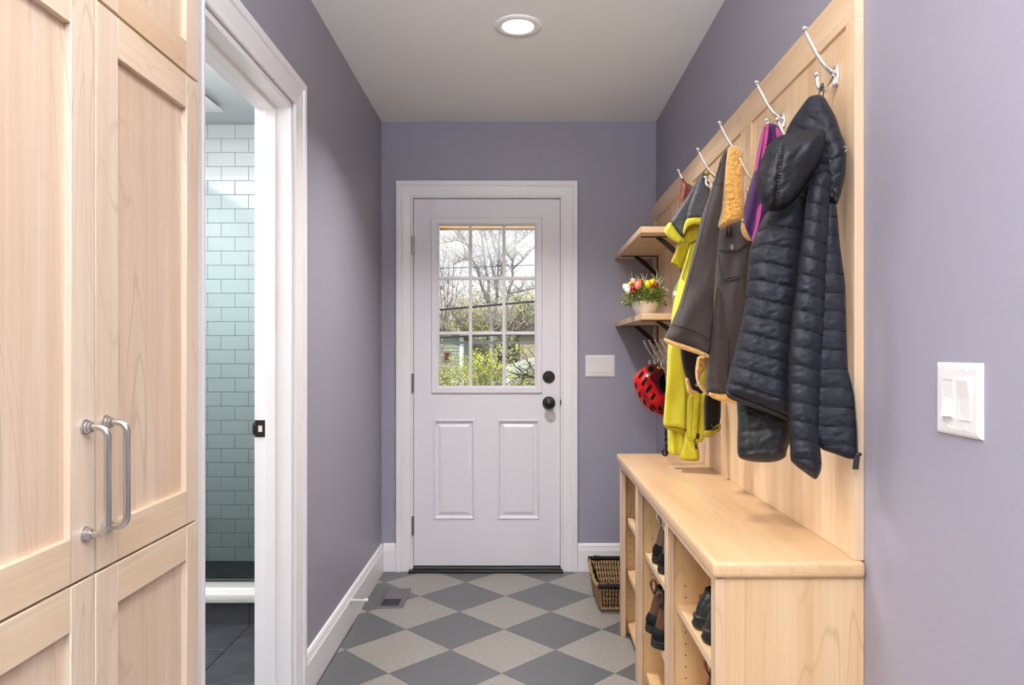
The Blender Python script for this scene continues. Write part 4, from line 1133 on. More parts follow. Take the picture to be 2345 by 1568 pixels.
Soft([(1570, 980), (1598, 996), (1599, 1020), (1603, 1053), (1590, 1056), (1563, 1053), (1554, 1050), (1558, 1030), (1566, 1005)], 2.71, 0.03, 9, 3.0, it=1, disp=lambda x, y, d: w1(14)(x, y, d) + groove([(1558, 1030, 1592, 1024), (1557, 1036, 1562, 1053)], 1.4, .005)(x, y)).build('far_cuff', M['yellow'], yj)
Soft([(1612, 890), (1651, 880), (1651, 970), (1632, 984), (1611, 990)], 2.555, 0.02, 12, 4, disp=folds(.2, .005, 0, 5)).build('lining', M['black_cloth'], yj)
Soft([(1611, 986), (1627, 984), (1640, 972), (1651, 967), (1651, 987), (1636, 991), (1634, 1000), (1612, 1002)], 2.545, 0.016, 6, 3).build('hem', M['yellow_in'], yj)
cord('drawcord', M['rubber'], yj, [(1628, 972, 2.527), (1632, 978, 2.525), (1636, 981, 2.524), (1641, 979, 2.524), (1644, 976, 2.525), (1645, 979, 2.526), (1641, 981, 2.527), (1634, 984, 2.527), (1629, 985, 2.528)], .0022)
B().ribbon([P(1617, 402, 2.69), P(1621, 394, 2.675), P(1624, 387, 2.665), P(1627, 387, 2.66), P(1626, 395, 2.675), P(1620, 404, 2.69)], (1, .2, 0), .008, .0012).obj('hang_loop', M['yellow'], yj)

# ---------------------------------------------------------------- leather apron, green satchel and leash deeper in
la = thing('leather_apron', 'red-brown leather apron hanging behind the grey hood', 'apron', P(1578, 520, 2.92))
Soft([(1560, 414), (1572, 418), (1590, 428), (1602, 470), (1602, 560), (1592, 632), (1562, 634), (1553, 612), (1560, 560), (1568, 510), (1553, 482), (1556, 450)], 2.92, 0.018, 10, 3.4, disp=lambda x, y, d: .006 * nz(x, y, 9, 3) + .006 * sin(x * .35 + y * .05)).build('body', M['leather'], la)
cord('hang_loop', M['leather'], la, [(1562, 420, 2.92), (1560, 411, 2.95), (1564, 410, 2.975), (1570, 419, 2.93)], .004)
sat = thing('satchel', 'green canvas satchel with a pale strap peeking out behind the yellow jacket', 'bag', P(1565, 690, 2.95))
SB = Soft([(1553, 640), (1562, 632), (1590, 638), (1592, 722), (1548, 724), (1540, 702), (1541, 668)], 2.95, 0.04, 14, 3.6, disp=w1(21))
SB.build('body', M['green_cloth'], sat)
skin('strap', M['webbing'], sat, [(1539, 667), (1592, 664), (1592, 675), (1540, 677)], SB.surf, .006, .003, 0)
b = B(); b.prism([P(1540, 668, 2.93), P(1546, 668, 2.925), P(1546, 681, 2.925), P(1540, 681, 2.93)], (0, .004, 0)); b.obj('buckle', M['nickel'], sat)
skin('pocket', M['black_cloth'], sat, [(1541, 690), (1560, 692), (1560, 722), (1548, 722), (1542, 705)], SB.surf, .005, .003, 1)
cord('shoulder_strap', M['green_cloth'], sat, [(1560, 640, 2.95), (1575, 560, 3.0), (1582, 452, 3.0), (1586, 445, 3.005), (1590, 455, 3.0), (1585, 560, 3.0), (1588, 645, 2.95)], .006)
le = thing('dog_leash', 'black braided leash dangling at the edge of the yellow jacket', 'leash', P(1526, 1000, 2.80))
b = B(); pts1, pts2 = [], []
for k in range(40):
    q = k / 39; y = 840 + q * 198; x = 1531 - 4.5 * sin(pi * min(1, q * 1.0)) - 4 * q + (3 if q < .3 else 0)
    pts1.append(P(x + 1.6 * sin(k * 1.1), y, 2.86 + .004 * cos(k * 1.1))); pts2.append(P(x - 1.6 * sin(k * 1.1), y, 2.86 - .004 * cos(k * 1.1)))
b.tube(pts1, .0035, 7).obj('strand', M['black_cloth'], le, smooth='all')
B().tube(pts2, .0035, 7).obj('strand', M['rubber'], le, smooth='all')
b = B(); c = P(1523, 1035, 2.86); b.tube([c + Vector((.010 * cos(a_ / 8 * pi), .0, .013 * sin(a_ / 8 * pi))) for a_ in range(17)], .0045, 7); b.obj('handle_loop', M['rubber'], le, smooth='all')
# ---------------------------------------------------------------- red bicycle helmet
M['helmet'] = plain('helmet_red', rgb(212, 22, 24), 0.28, coat=0.5)
M['helmet_dark'] = plain('helmet_maroon', rgb(110, 14, 20), 0.32, coat=0.3)
M['foam'] = plain('helmet_black', (0.005, 0.005, 0.006, 1), 0.7, spec=.15)
M['sticker'] = plain('sticker_yellow', rgb(248, 206, 20), 0.4)
hm = thing('bike_helmet', 'red vented cycling helmet hanging from the low chrome hooks', 'helmet', P(1495, 895, 3.5))
def hz(zx, zy): return (1435 + zx / 10.455, 815 + zy / 10.453)     # from the enlarged study crop to photo x, y
HS = Soft([hz(*p) for p in [(560, 205), (640, 180), (760, 215), (880, 270), (900, 330), (890, 400), (850, 460), (800, 540), (780, 640), (800, 720), (850, 820), (915, 890), (1000, 900), (1000, 1480), (880, 1495), (780, 1430), (680, 1370), (600, 1345), (470, 1270),
          (360, 1150), (260, 990), (190, 820), (150, 680), (140, 540), (165, 490), (240, 400), (340, 305), (450, 245)]], 3.56, 0.10, 52, 3.0, back=0.35)
HS.build('shell', M['helmet'], hm)
Soft([hz(*p) for p in [(700, 260), (880, 290), (905, 420), (930, 600), (960, 800), (1000, 900), (1000, 1000), (900, 930), (780, 820), (740, 640), (760, 480)]], 3.60, 0.03, 12, 3.4, back=.6).build('padding', M['foam'], hm)
skin('rear_shell', M['helmet_dark'], hm, [hz(*p) for p in [(545, 212), (640, 186), (760, 220), (875, 275), (893, 330), (884, 398), (844, 456), (796, 535), (776, 640), (796, 722), (846, 822), (905, 888), (880, 925), (820, 905), (790, 850), (720, 690), (610, 600), (530, 470), (470, 340), (480, 270)]], HS.surf, .0035, .004, 0, 3.0)
for q in ([(375, 345), (408, 390), (395, 430), (300, 545), (275, 520), (285, 480)], [(465, 478), (500, 520), (500, 560), (400, 720), (355, 690), (365, 630)], [(560, 675), (600, 715), (600, 745), (495, 895), (450, 860), (462, 800)],
          [(655, 875), (692, 920), (685, 960), (610, 1058), (572, 1030), (585, 985)], [(590, 235), (660, 285), (650, 320), (590, 408), (520, 345), (510, 300)], [(805, 1185), (835, 1240), (855, 1325), (800, 1315), (752, 1250), (760, 1215)],
          [(570, 1125), (640, 1190), (720, 1290), (680, 1285), (610, 1210)], [(545, 1190), (600, 1240), (665, 1340), (610, 1315), (560, 1260)], [(400, 1020), (435, 1070), (470, 1185), (430, 1160), (400, 1090)],
          [(300, 835), (328, 900), (328, 1010), (296, 960), (285, 890)], [(205, 615), (240, 680), (232, 800), (210, 740), (198, 660)], [(700, 1330), (780, 1345), (878, 1350), (860, 1385), (770, 1365)]):
    skin('vent', M['foam'], hm, [hz(*p) for p in q], HS.surf, .0042, .0045, 0, 2.6)
c = hz(760, 293)
p = P(c[0], c[1], HS.surf(*c) - .0055)
st_ = B().lathe([(0.0083, 0.003), (0.0083, -0.0005), (0, -0.0006)], p, 'Y', 20).obj('sticker', M['sticker'], hm)
B().box(p.x - .0012, p.x + .0012, p.y - .0016, p.y - .0004, p.z - .0048, p.z + .0048).obj('sticker_mark', M['foam'], st_)
def text(name, body, mat, parent, px0, px1, size_px, surf, off=.0045):
    """flat lettering whose baseline runs from px0 to px1 on a surface"""
    cu = bpy.data.curves.new(name, 'FONT'); cu.body = body; cu.size = 1.0; cu.extrude = 0.0; cu.align_x = 'CENTER'; cu.align_y = 'CENTER'
    tmp = bpy.data.objects.new(name + '_tmp', cu); COL.objects.link(tmp)
    dg = bpy.context.evaluated_depsgraph_get(); dg.update()
    me = bpy.data.meshes.new_from_object(tmp.evaluated_get(dg))
    bpy.data.objects.remove(tmp)
    xs_ = [v.co.x for v in me.vertices]; w = max(xs_) - min(xs_)
    L = math.hypot(px1[0] - px0[0], px1[1] - px0[1]); s = L / w
    ux, uy = (px1[0] - px0[0]) / L, (px1[1] - px0[1]) / L
    vx_, vy_ = uy, -ux                                  # the letters' up direction (y runs down in the photo)
    cx, cy = (px0[0] + px1[0]) / 2, (px0[1] + px1[1]) / 2
    o = bpy.data.objects.new(name, me); COL.objects.link(o); o.parent = parent; offp = root_loc(parent)
    for v in me.vertices:
        x = cx + ux * v.co.x * s + vx_ * v.co.y * size_px; y = cy + uy * v.co.x * s + vy_ * v.co.y * size_px
        v.co = P(x, y, surf(x, y) - off) - offp
    me.materials.clear(); me.materials.append(mat)
    return o
text('lettering', 'GIRO', M['foam'], hm, hz(525, 1065), hz(345, 815), 11.0, HS.surf)
B().tube([P(1502, 838, 3.53), P(1506, 832, 3.55), P(1510, 828, 3.60), P(1512, 826, 3.66), P(1511, 836, 3.58)], .003, 6).obj('strap', M['rubber'], hm)

# ---------------------------------------------------------------- flower bowl on the lower shelf
fb = thing('flower_bowl', 'white ceramic bowl of tulips and greenery on the lower corner shelf', 'flower arrangement', (0.581, 3.30, 1.390))
M['ceramic'] = plain('white_ceramic', rgb(232, 224, 214), 0.16, coat=0.4)
bc = Vector((0.581, 3.30, 1.390))
B().lathe([(0.0, 0.0006), (0.036, 0.0006), (0.042, 0.006), (0.054, 0.030), (0.0605, 0.056), (0.0615, 0.064), (0.058, 0.064), (0.056, 0.050), (0.0, 0.046)], bc, 'Z', 36).obj('bowl', M['ceramic'], fb, smooth='all')
B().lathe([(0.0565, 0.050), (0.05, 0.058), (0.0, 0.064)], bc, 'Z', 20, False, False).obj('moss', plain('moss', rgb(60, 62, 30), 0.95), fb)
def leafmat(name, a, b_):
    m, nt, bs = nodes(name)
    n = noise_node(nt, 55, 2, 0.5); r_ = ramp(nt, n.outputs['Fac'], [(0.35, a), (0.65, b_)])
    nt.links.new(r_.outputs[0], bs.inputs['Base Color']); bs.inputs['Roughness'].default_value = 0.5
    return m
M['leaf'] = leafmat('boxwood_green', rgb(92, 112, 44), rgb(166, 182, 100))
M['blade'] = leafmat('blade_green', rgb(104, 124, 92), rgb(166, 178, 146))
rnd = random.Random(5)
def leaf_quad(bm, p, d, up, L, W):
    d = d.normalized(); s_ = d.cross(up).normalized(); n_ = s_.cross(d)
    a = bm.verts.new(p); b1 = bm.verts.new(p + d * L * .45 + s_ * W * .5 + n_ * L * .08); c_ = bm.verts.new(p + d * L - n_ * L * .06); d_ = bm.verts.new(p + d * L * .45 - s_ * W * .5 + n_ * L * .08)
    bm.faces.new((a, b1, c_)); bm.faces.new((a, c_, d_))
b = B()
for k in range(1250):
    an = rnd.uniform(0, 2 * pi); el = rnd.uniform(-0.25, 1.1); rr = rnd.uniform(0.050, 0.104)
    d = Vector((cos(an) * cos(el), sin(an) * cos(el), sin(el)))
    ctr = bc + Vector((0, 0, 0.066)) + Vector((d.x * rr, d.y * rr, d.z * rr * .80 + rnd.uniform(-.004, .008)))
    if ctr.x > XR(ctr.y) - .03: continue
    dd = (d + Vector((rnd.uniform(-.8, .8), rnd.uniform(-.8, .8), rnd.uniform(-.5, .8)))).normalized()
    leaf_quad(b.bm, ctr, dd, Vector((rnd.uniform(-.5, .5), rnd.uniform(-.5, .5), 1)), rnd.uniform(.011, .018), rnd.uniform(.010, .015))
props(b.obj('foliage', M['leaf'], fb), kind='stuff')
b = B()
for k in range(26):
    an = rnd.uniform(0, 2 * pi); L = rnd.uniform(.03, .075)
    p0 = bc + Vector((cos(an) * .03, sin(an) * .03, .06)); p1 = p0 + Vector((cos(an) * L * 1.1, sin(an) * L, L * .55))
    b.tube([p0, (p0 + p1) / 2 + Vector((0, 0, .008)), p1], .0012, 4)
props(b.obj('stems', M['leaf'], fb), kind='stuff')
def blade(px, w=.006, dy=0.0):
    pts = [P(x, y, 3.27 + dy) for x, y in px]; n_ = len(pts); rg = []
    for i, p in enumerate(pts):
        t = (pts[min(i + 1, n_ - 1)] - pts[max(i - 1, 0)]).normalized(); s_ = t.cross(Vector((0, -1, 0))).normalized(); ww = w * (1 - (i / (n_ - 1)) ** 2) * .5 + .0006
        rg.append([p + s_ * ww, p + Vector((0, -.0012, 0)), p - s_ * ww, p + Vector((0, .0012, 0))])
    bb_ = B(); bb_.rings(rg); return bb_.obj('grass_blade', M['blade'], fb)
def fz(zx, zy): return (1410 + zx / 13.064, 610 + zy / 13.067)
for q, w in (([(520, 640), (460, 470), (390, 250)], .004), ([(560, 600), (500, 380), (475, 150)], .003), ([(800, 620), (820, 420), (750, 180)], .003), ([(830, 640), (880, 420), (950, 215)], .004), ([(850, 600), (850, 400), (815, 220)], .003),
             ([(1180, 640), (1160, 420), (1080, 225)], .004), ([(1200, 640), (1240, 380), (1235, 80)], .005), ([(1210, 760), (1330, 500), (1530, 250)], .005), ([(1200, 720), (1280, 430), (1370, 280)], .006), ([(1210, 780), (1290, 560), (1370, 450)], .014),
             ([(1150, 720), (1180, 590), (1270, 480)], .013), ([(1200, 830), (1300, 740), (1450, 690), (1620, 720)], .014), ([(560, 660), (420, 520), (235, 415)], .004), ([(760, 600), (690, 380), (670, 240)], .003), ([(700, 620), (640, 360), (600, 240)], .003), ([(900, 680), (680, 660), (400, 850)], .010)):
    blade([fz(*p) for p in q], w * 1.6)
def bloom(px, hgt, mat, lean=0.0, dy=0.0, closed=1.0, r=None):
    """tulip head: six overlapping petals on a short stem"""
    t = bpy.data.objects.new('tulip', None); COL.objects.link(t); t.parent = fb
    c_ = P(px[0], px[1] + 2.5, 3.24 + dy); t.location = c_ - root_loc(fb)
    H = hgt * .94; R_ = r or H * .36
    for k in range(6):
        a0 = k * pi / 3 + .3; inner = k % 2; rg = []
        for i in range(6):
            q = i / 5; rad = R_ * (0.30 + 1.0 * sin(pi * (q * .80 + .06)) * .78) * (0.88 if inner else 1.0) * closed; wz = (.62 * sin(pi * min(1, q * .86 + .10)) + .03) * (1 if i < 5 else .25)
            ring = []
            for j in range(-2, 3):
                an = a0 + j * wz * .5; rr = rad * (1 + .0 * abs(j)); ring.append(c_ + Vector((rr * cos(an) + lean * H * q, rr * sin(an), H * (q - .5))))
            for j in range(2, -3, -1):
                an = a0 + j * wz * .5; rr = rad - .0008; ring.append(c_ + Vector((rr * cos(an) + lean * H * q, rr * sin(an), H * (q - .5))))
            rg.append(ring)
        B().rings(rg) if False else None
        bq = B(); bq.rings(rg); bq.obj('petal', mat, t, smooth='all')
    B().tube([c_ + Vector((0, 0, -H * .5)), c_ + Vector((.004, .02, -H * .5 - .02)), c_ + Vector((.004, .03, -H * .5 - .035))], .0022, 6).obj('stem', M['leaf'], t)
    return t
petal = {n: plain('petal_' + n, rgb(*c_), 0.45, vary=.10, vscale=60) for n, c_ in dict(salmon=(240, 138, 116), pink=(246, 176, 156), yellow=(240, 206, 30), white=(240, 238, 230), red=(150, 10, 22), orange=(214, 58, 34)).items()}
bloom(fz(660, 530), .043, petal['salmon'], .05, -.015); bloom(fz(540, 420), .036, petal['pink'], -.1, .02); bloom(fz(730, 430), .030, petal['orange'], .1, .02)
bloom(fz(975, 500), .044, petal['yellow'], -.05, -.005); bloom(fz(1085, 450), .040, petal['yellow'], .12, .015); bloom(fz(350, 600), .042, petal['white'], -.2, .0, 1.15); bloom(fz(365, 690), .030, petal['white'], -.1, -.02, 1.1)
bloom(fz(490, 620), .026, petal['red'], .3, .0, 1.2); bloom(fz(485, 730), .020, petal['red'], .3, -.015, 1.1); bloom(fz(1180, 530), .034, petal['red'], .15, .0); bloom(fz(425, 480), .020, petal['yellow'], .1, .01)

# ---------------------------------------------------------------- rope basket behind the bench end
bk = thing('rope_basket', 'tapered black basket woven with brown seagrass rope behind the bench end', 'basket', (0.56, 3.55, 0))
rope_m, nt, bs = nodes('seagrass_rope')
n1 = noise_node(nt, 1.0, 4, .7, (260, 260, 110)); r1 = ramp(nt, n1.outputs['Fac'], [(.34, rgb(74, 52, 30)), (.52, rgb(158, 122, 78)), (.68, rgb(214, 186, 146))])
nt.links.new(r1.outputs[0], bs.inputs['Base Color']); bs.inputs['Roughness'].default_value = .9; bump(nt, bs, n1.outputs['Fac'], .6, .002)
M['rope'] = rope_m
M['iron'] = plain('black_wicker', (0.007, 0.0065, 0.006, 1), 0.6, spec=.2)
FX0, FX1, FY, BYk, ZT, ZTB = 0.368, 0.735, 3.325, 3.776, 0.134, 0.136   # rim
bx0, bx1, by0, by1 = 0.385, 0.72, 3.385, 3.72                           # floor of the basket
def rope(parent, p0, p1, r=.0058, name='rope_strand', twist=9):
    p0, p1 = Vector(p0), Vector(p1); t = (p1 - p0); n_ = 18; out = []
    u = t.orthogonal().normalized(); w = t.normalized().cross(u)
    for s_ in (0, pi):
        pts = [p0 + t * (i / n_) + (u * cos(twist * i / n_ * 1.6 + s_) + w * sin(twist * i / n_ * 1.6 + s_)) * r * .5 for i in range(n_ + 1)]
        out.append(pts)
    b_ = B()
    for pts in out: b_.tube(pts, r * .62, 6)
    return b_.obj(name, M['rope'], parent, smooth='all')
fr = B(); fr.tube([(FX0, FY, ZT), (FX1, FY, ZT)], .0105, 12); fr.obj('front_bar', M['iron'], bk, smooth=True)
fr = B(); fr.tube([(FX0 - .002, BYk, ZTB), (FX1, BYk, ZTB)], .0105, 12); fr.obj('back_bar', M['iron'], bk, smooth=True)
b = B(); b.box(bx0, bx1, by0, by1, 0.0005, 0.012, .004); b.obj('base', M['iron'], bk)
b = B(); b.tube([(FX0 + .036, FY, ZT + .004 + .012 * sin(q)) if False else (FX0 + .046 + .004 * q, FY + .013 * cos(q * 1.3), ZT + .013 * sin(q * 1.3)) for q in range(16)], .003, 6); b.obj('binding', M['iron'], bk)
b = B(); b.tube([(FX0 + .030 + .0022 * q, BYk + .013 * cos(q * 1.3), ZTB + .013 * sin(q * 1.3)) for q in range(16)], .003, 6); b.obj('binding', M['iron'], bk)
def wall(p_top0, p_top1, p_bot0, p_bot1, name):   # the dark woven sheet behind the ropes, slightly inside
    a, b_, c_, d = map(Vector, (p_top0, p_top1, p_bot1, p_bot0))
    n_ = (b_ - a).cross(d - a).normalized() * .003
    B().prism([a, b_, c_, d], n_).obj(name, M['iron'], bk)
wall((FX0 + .012, FY + .014, ZT - .01), (FX1, FY + .014, ZT - .01), (bx0 + .008, by0 + .012, .008), (bx1, by0 + .012, .008), 'front_weave')
wall((bx0 + .008, by1 + .012, .008), (bx1, by1 + .012, .008), (FX0 + .012, BYk + .010, ZTB - .01), (FX1, BYk + .010, ZTB - .01), 'back_weave')
wall((FX0 + .020, FY + .02, ZT - .02), (FX0 + .020, BYk - .02, ZTB - .02), (bx0 + .014, by0 + .02, .008), (bx0 + .014, by1 - .02, .008), 'side_weave')
n_ = 25
for k in range(n_):
    q = (k + .5) / n_
    rope(bk, (FX0 + .004 + (FX1 - FX0) * q, FY + .002, ZT - .010), (bx0 + (bx1 - bx0) * q, by0, .010))
    rope(bk, (FX0 + (FX1 - FX0) * q, BYk - .002, ZTB - .010), (bx0 + (bx1 - bx0) * q, by1, .010))
m_ = 26
for k in range(m_):
    q = (k + .5) / m_
    dip = .045 * sin(pi * q)
    rope(bk, (FX0 + .002, FY + (BYk - FY) * q, ZT - .010 - .55 * dip), (bx0, by0 + (by1 - by0) * q, .010))
b = B(); pts = [(FX0 + .002, FY + .01 + (BYk - FY - .02) * i / 16, ZT + .000 - .030 * sin(pi * i / 16)) for i in range(17)]
for a_, b_ in zip(pts[:-1], pts[1:]): rope(bk, a_, b_, .009, 'rim_rope', 3) if False else None
B().tube([Vector(p) + Vector((.003 * sin(i * 2.2), 0, .004 * cos(i * 2.2))) for i, p in enumerate(pts)], .0085, 8).obj('rim_rope', M['rope'], bk, smooth='all')
B().tube([(bx0, by0 - .002, .012), (bx1, by0 - .002, .012)], .009, 8).obj('bottom_rope', M['rope'], bk, smooth='all')

# ---------------------------------------------------------------- boots and shoes (heel towards the room, toe to the wall)
M['suede'] = plain('brown_suede', rgb(84, 51, 30), 0.9, bscale=300, bstr=.4, vary=.34, vscale=40)
M['suede_grey'] = plain('grey_brown_leather', rgb(98, 78, 66), 0.8, bscale=300, bstr=.3, vary=.15, vscale=30)
M['rubber_sole'] = plain('muddy_black_rubber', rgb(14, 14, 16), 0.75, spec=.25, bscale=160, bstr=.5, bdist=.002, vary=.4, vscale=40)
mud, nt, bs = nodes('mud_spattered_tread')
n1 = noise_node(nt, 55, 5, .7); r1 = ramp(nt, n1.outputs['Fac'], [(.46, rgb(16, 15, 16)), (.58, rgb(28, 25, 23)), (.68, rgb(140, 118, 94))])
nt.links.new(r1.outputs[0], bs.inputs['Base Color']); bs.inputs['Roughness'].default_value = .85; bump(nt, bs, n1.outputs['Fac'], .5, .003)
M['mud'] = mud
M['tan_lining'] = plain('tan_leather_lining', rgb(196, 142, 92), 0.6)
M['navy_pad'] = plain('navy_padding', rgb(18, 20, 27), 0.7)
M['black_leather'] = plain('black_leather', rgb(16, 15, 17), 0.34, bscale=220, bstr=.25, spec=.6)
M['black_sole'] = plain('black_shoe_sole', rgb(15, 15, 17), 0.42)
M['ivory'] = plain('ivory_webbing', rgb(210, 196, 180), 0.7)
def foot_ring(z, xb, xf, hw, n=28, dz=0.0):
    out = []
    for k in range(n):
        a = 2 * pi * k / n; c_, s_ = cos(a), sin(a)
        ex = .62
        x = (xb + xf) / 2 + (xf - xb) / 2 * (abs(c_) ** ex) * (1 if c_ > 0 else -1)
        y = hw * (abs(s_) ** .8) * (1 if s_ > 0 else -1)
        out.append(Vector((x, y, z + dz * (x - xb))))
    return out
def foot(rings, dz=0.0):
    b_ = B(); b_.rings([foot_ring(*r, dz=dz) for r in rings]); return b_
def boot(name, label, upper, at, loopmat, group):
    t = thing(name, label, 'boot', at, group)
    X0 = Vector(at)
    tr = lambda v: v + X0
    foot([(0.0, .006, .262, .036), (.004, .000, .268, .041), (.012, -.001, .270, .043), (.015, .004, .268, .040), (.020, .000, .270, .043), (.028, .002, .268, .042), (.030, .006, .262, .039)]).obj('tread', M['mud'], t, tr, smooth=True)
    foot([(.026, .004, .264, .041), (.040, .001, .262, .043), (.056, .006, .256, .042), (.064, .012, .246, .040), (.066, .016, .240, .036)], -.10).obj('rand', M['rubber_sole'], t, tr, smooth=True)
    foot([(.050, .014, .250, .038), (.070, .016, .225, .038), (.090, .021, .180, .038), (.110, .027, .155, .038), (.124, .031, .150, .037), (.126, .036, .144, .034)], -.03).obj('upper', upper, t, tr, smooth=True)
    foot([(.112, .031, .152, .036), (.128, .032, .150, .038), (.142, .034, .150, .0385), (.152, .038, .148, .036), (.150, .046, .140, .028), (.12, .05, .130, .024)], .05).obj('collar', M['navy_pad'], t, tr, smooth=True)
    foot([(.13, .060, .150, .026), (.162, .066, .158, .030), (.178, .078, .162, .027), (.184, .095, .160, .018)], .02).obj('tongue', M['tan_lining'], t, tr, smooth=True)
    lp = [(.033, 0, .126), (.025, 0, .140), (.019, 0, .154), (.018, 0, .167), (.024, 0, .177), (.033, 0, .174), (.037, 0, .162), (.038, 0, .148)]
    B().ribbon([Vector(p) + X0 for p in lp], (0, 1, 0), .014, .0058).obj('pull_loop', loopmat, t, smooth='all')
    b_ = B()
    for k in range(4): b_.tube([Vector((.075 + .012 * k, -.036 + .004 * k, .118 + .009 * k)) + X0, Vector((.12 + .006 * k, -.018, .150 + .006 * k)) + X0, Vector((.125 + .006 * k, .018, .150 + .006 * k)) + X0], .0025, 6)
    b_.obj('lace', M['rubber'], t, smooth='all')
    return t
z2 = 0.2662
b1 = boot('hiking_boot', 'muddy brown hiking boot on the middle bay lower shelf, the farther of the pair', M['suede'], (0.4335, 2.452, z2), M['suede'], 'muddy brown hiking boots')
copy_tree(b1, None, (-.004, -.125, 0), 'muddy brown hiking boot on the middle bay lower shelf, the pair\'s nearer one')
b2 = boot('work_boot', 'grey-brown work boot with ivory pull loop on the middle bay upper shelf, the farther one', M['suede_grey'], (0.463, 2.490, .4902), M['ivory'], 'grey-brown work boots')
copy_tree(b2, None, (-.002, -.112, 0), 'grey-brown work boot with ivory pull loop half hidden by the bench stile')
boot('lace_boot', 'dark brown laced boot whose top just shows on the near bay lower shelf', M['suede'], (0.460, 1.84, .2622), M['leather'], 'boots in the near bay')
def shoe(label, at):
    t = thing('leather_shoe', label, 'shoe', at, 'black leather shoes')
    X0 = Vector(at); tr = lambda v: v + X0
    foot([(0.0, .010, .250, .034), (.004, .003, .258, .039), (.012, .000, .260, .041), (.022, .005, .256, .038), (.027, .004, .257, .040), (.033, .003, .257, .042), (.037, .008, .250, .038)]).obj('sole', M['black_sole'], t, tr, smooth=True)
    foot([(.034, .010, .250, .037), (.050, .013, .235, .037), (.066, .019, .190, .036), (.080, .028, .160, .034), (.092, .034, .140, .031), (.098, .040, .132, .027)], .0).obj('upper', M['black_leather'], t, tr, smooth=True)
    foot([(.094, .034, .140, .030), (.101, .036, .134, .030), (.104, .042, .126, .026), (.098, .048, .118, .021)], -.06).obj('collar', M['black_sole'], t, tr, smooth=True)
    b_ = B()
    for zz, hw in ((.078, .0345), (.062, .0365)): b_.tube([v + X0 for v in foot_ring(zz, .022, .150, hw, 24)], .0012, 5)
    b_.obj('stitch_line', M['rubber'], t)
    return t
s1 = shoe('black leather shoe on the near bay shelf, heel out, beside its partner', (0.457, 1.892, .4952))
copy_tree(s1, None, (.001, -.094, 0), 'black leather shoe on the near bay shelf, mostly behind the bench corner post')

# ---------------------------------------------------------------- outdoors, seen through the door glass
M['bark'] = plain('grey_bark', rgb(150, 142, 134), 0.9, bscale=30, bstr=.5, vary=.2, vscale=8)
M['bark_dark'] = plain('dark_bark', rgb(66, 60, 56), 0.9, vary=.2, vscale=8)
M['spring'] = leafmat('spring_leaves', rgb(176, 186, 62), rgb(226, 226, 104))
M['bud'] = leafmat('pale_buds', rgb(190, 184, 140), rgb(226, 220, 168))
M['lawn'] = plain('lawn', rgb(96, 112, 60), 0.95, vary=.3, vscale=.6)
structure(B().box(-60, 60, 4.3, 140, -0.9, -0.6).obj('ground', M['lawn']))
def tree(name, label, Y, limbs, twigs, leaves, seed, bark, leafm, twig_len=(18, 60), spread=1.0, leaf=.05, up=.6, group=None):
    base = limbs[0][0]
    t = thing(name, label, 'tree' if 'tree' in name else 'shrub', P(base[0], base[1], Y), group)
    rr = random.Random(seed); s_ = Y / F
    lm = B(); tips = []
    L3 = []
    for li, l in enumerate(limbs):
        if l[0][1] > 890: l = [(l[0][0], CY + (CH + .62) * F / Y, l[0][2])] + [q for q in l[1:] if q[1] < CY + (CH + .6) * F / Y]
        dy = 0 if li == 0 else rr.uniform(-spread, spread)
        pts = [P(x, y, Y + dy * (i / max(1, len(l) - 1))) for i, (x, y, *_ ) in enumerate(l)]
        rad = [q[2] * s_ for q in l]
        fine, fr_ = [], []
        for i in range(len(pts) - 1):
            for k in range(3):
                q = k / 3; fine.append(pts[i].lerp(pts[i + 1], q) + Vector((rr.uniform(-1, 1), rr.uniform(-1, 1), 0)) * s_ * 1.2); fr_.append(rad[i] * (1 - q) + rad[i + 1] * q)
        fine.append(pts[-1]); fr_.append(rad[-1])
        lm.tube(fine, fr_, 6); L3.append((fine, fr_))
    lm.obj('trunk', bark, t, smooth='all')
    tw = B()
    for k in range(twigs):
        fine, fr_ = rr.choice(L3); i = rr.randint(len(fine) // 4, len(fine) - 1)
        p = fine[i].copy(); a = rr.uniform(0, 2 * pi)
        d = Vector((cos(a), sin(a) * .5, up + rr.uniform(-.5, .7))).normalized()
        L = rr.uniform(*twig_len) * s_; pts = [p]
        for j in range(4):
            d = (d + Vector((rr.uniform(-.35, .35), rr.uniform(-.2, .2), rr.uniform(-.15, .35)))).normalized(); pts.append(pts[-1] + d * L / 4)
        r0 = min(fr_[i] * .6, .9 * s_)
        tw.tube(pts, [r0, r0 * .8, r0 * .6, r0 * .45, r0 * .3], 3, False); tips += pts[1:]
        if rr.random() < .6:
            q = pts[2]; d2 = (d + Vector((rr.uniform(-1, 1), rr.uniform(-.5, .5), rr.uniform(-.3, .6)))).normalized()
            tw.tube([q, q + d2 * L * .25, q + d2 * L * .5], [r0 * .5, r0 * .4, r0 * .3], 3, False); tips.append(q + d2 * L * .5)
    props(tw.obj('twigs', bark, t), kind='stuff')
    lv = B()
    for k in range(leaves):
        p = rr.choice(tips) + Vector((rr.uniform(-1, 1), rr.uniform(-1, 1), rr.uniform(-1, 1))) * 5 * s_
        d = Vector((rr.uniform(-1, 1), rr.uniform(-1, 1), rr.uniform(-1, 1)))
        leaf_quad(lv.bm, p, d, Vector((rr.uniform(-1, 1), rr.uniform(-1, 1), .3)), leaf * rr.uniform(.6, 1.2), leaf * .7)
    if leaves: props(lv.obj('foliage', leafm, t), kind='stuff')
    else: lv.bm.free()
    return t
def wz(zx, zy): return (980 + zx / 3.732, 490 + zy / 3.733)
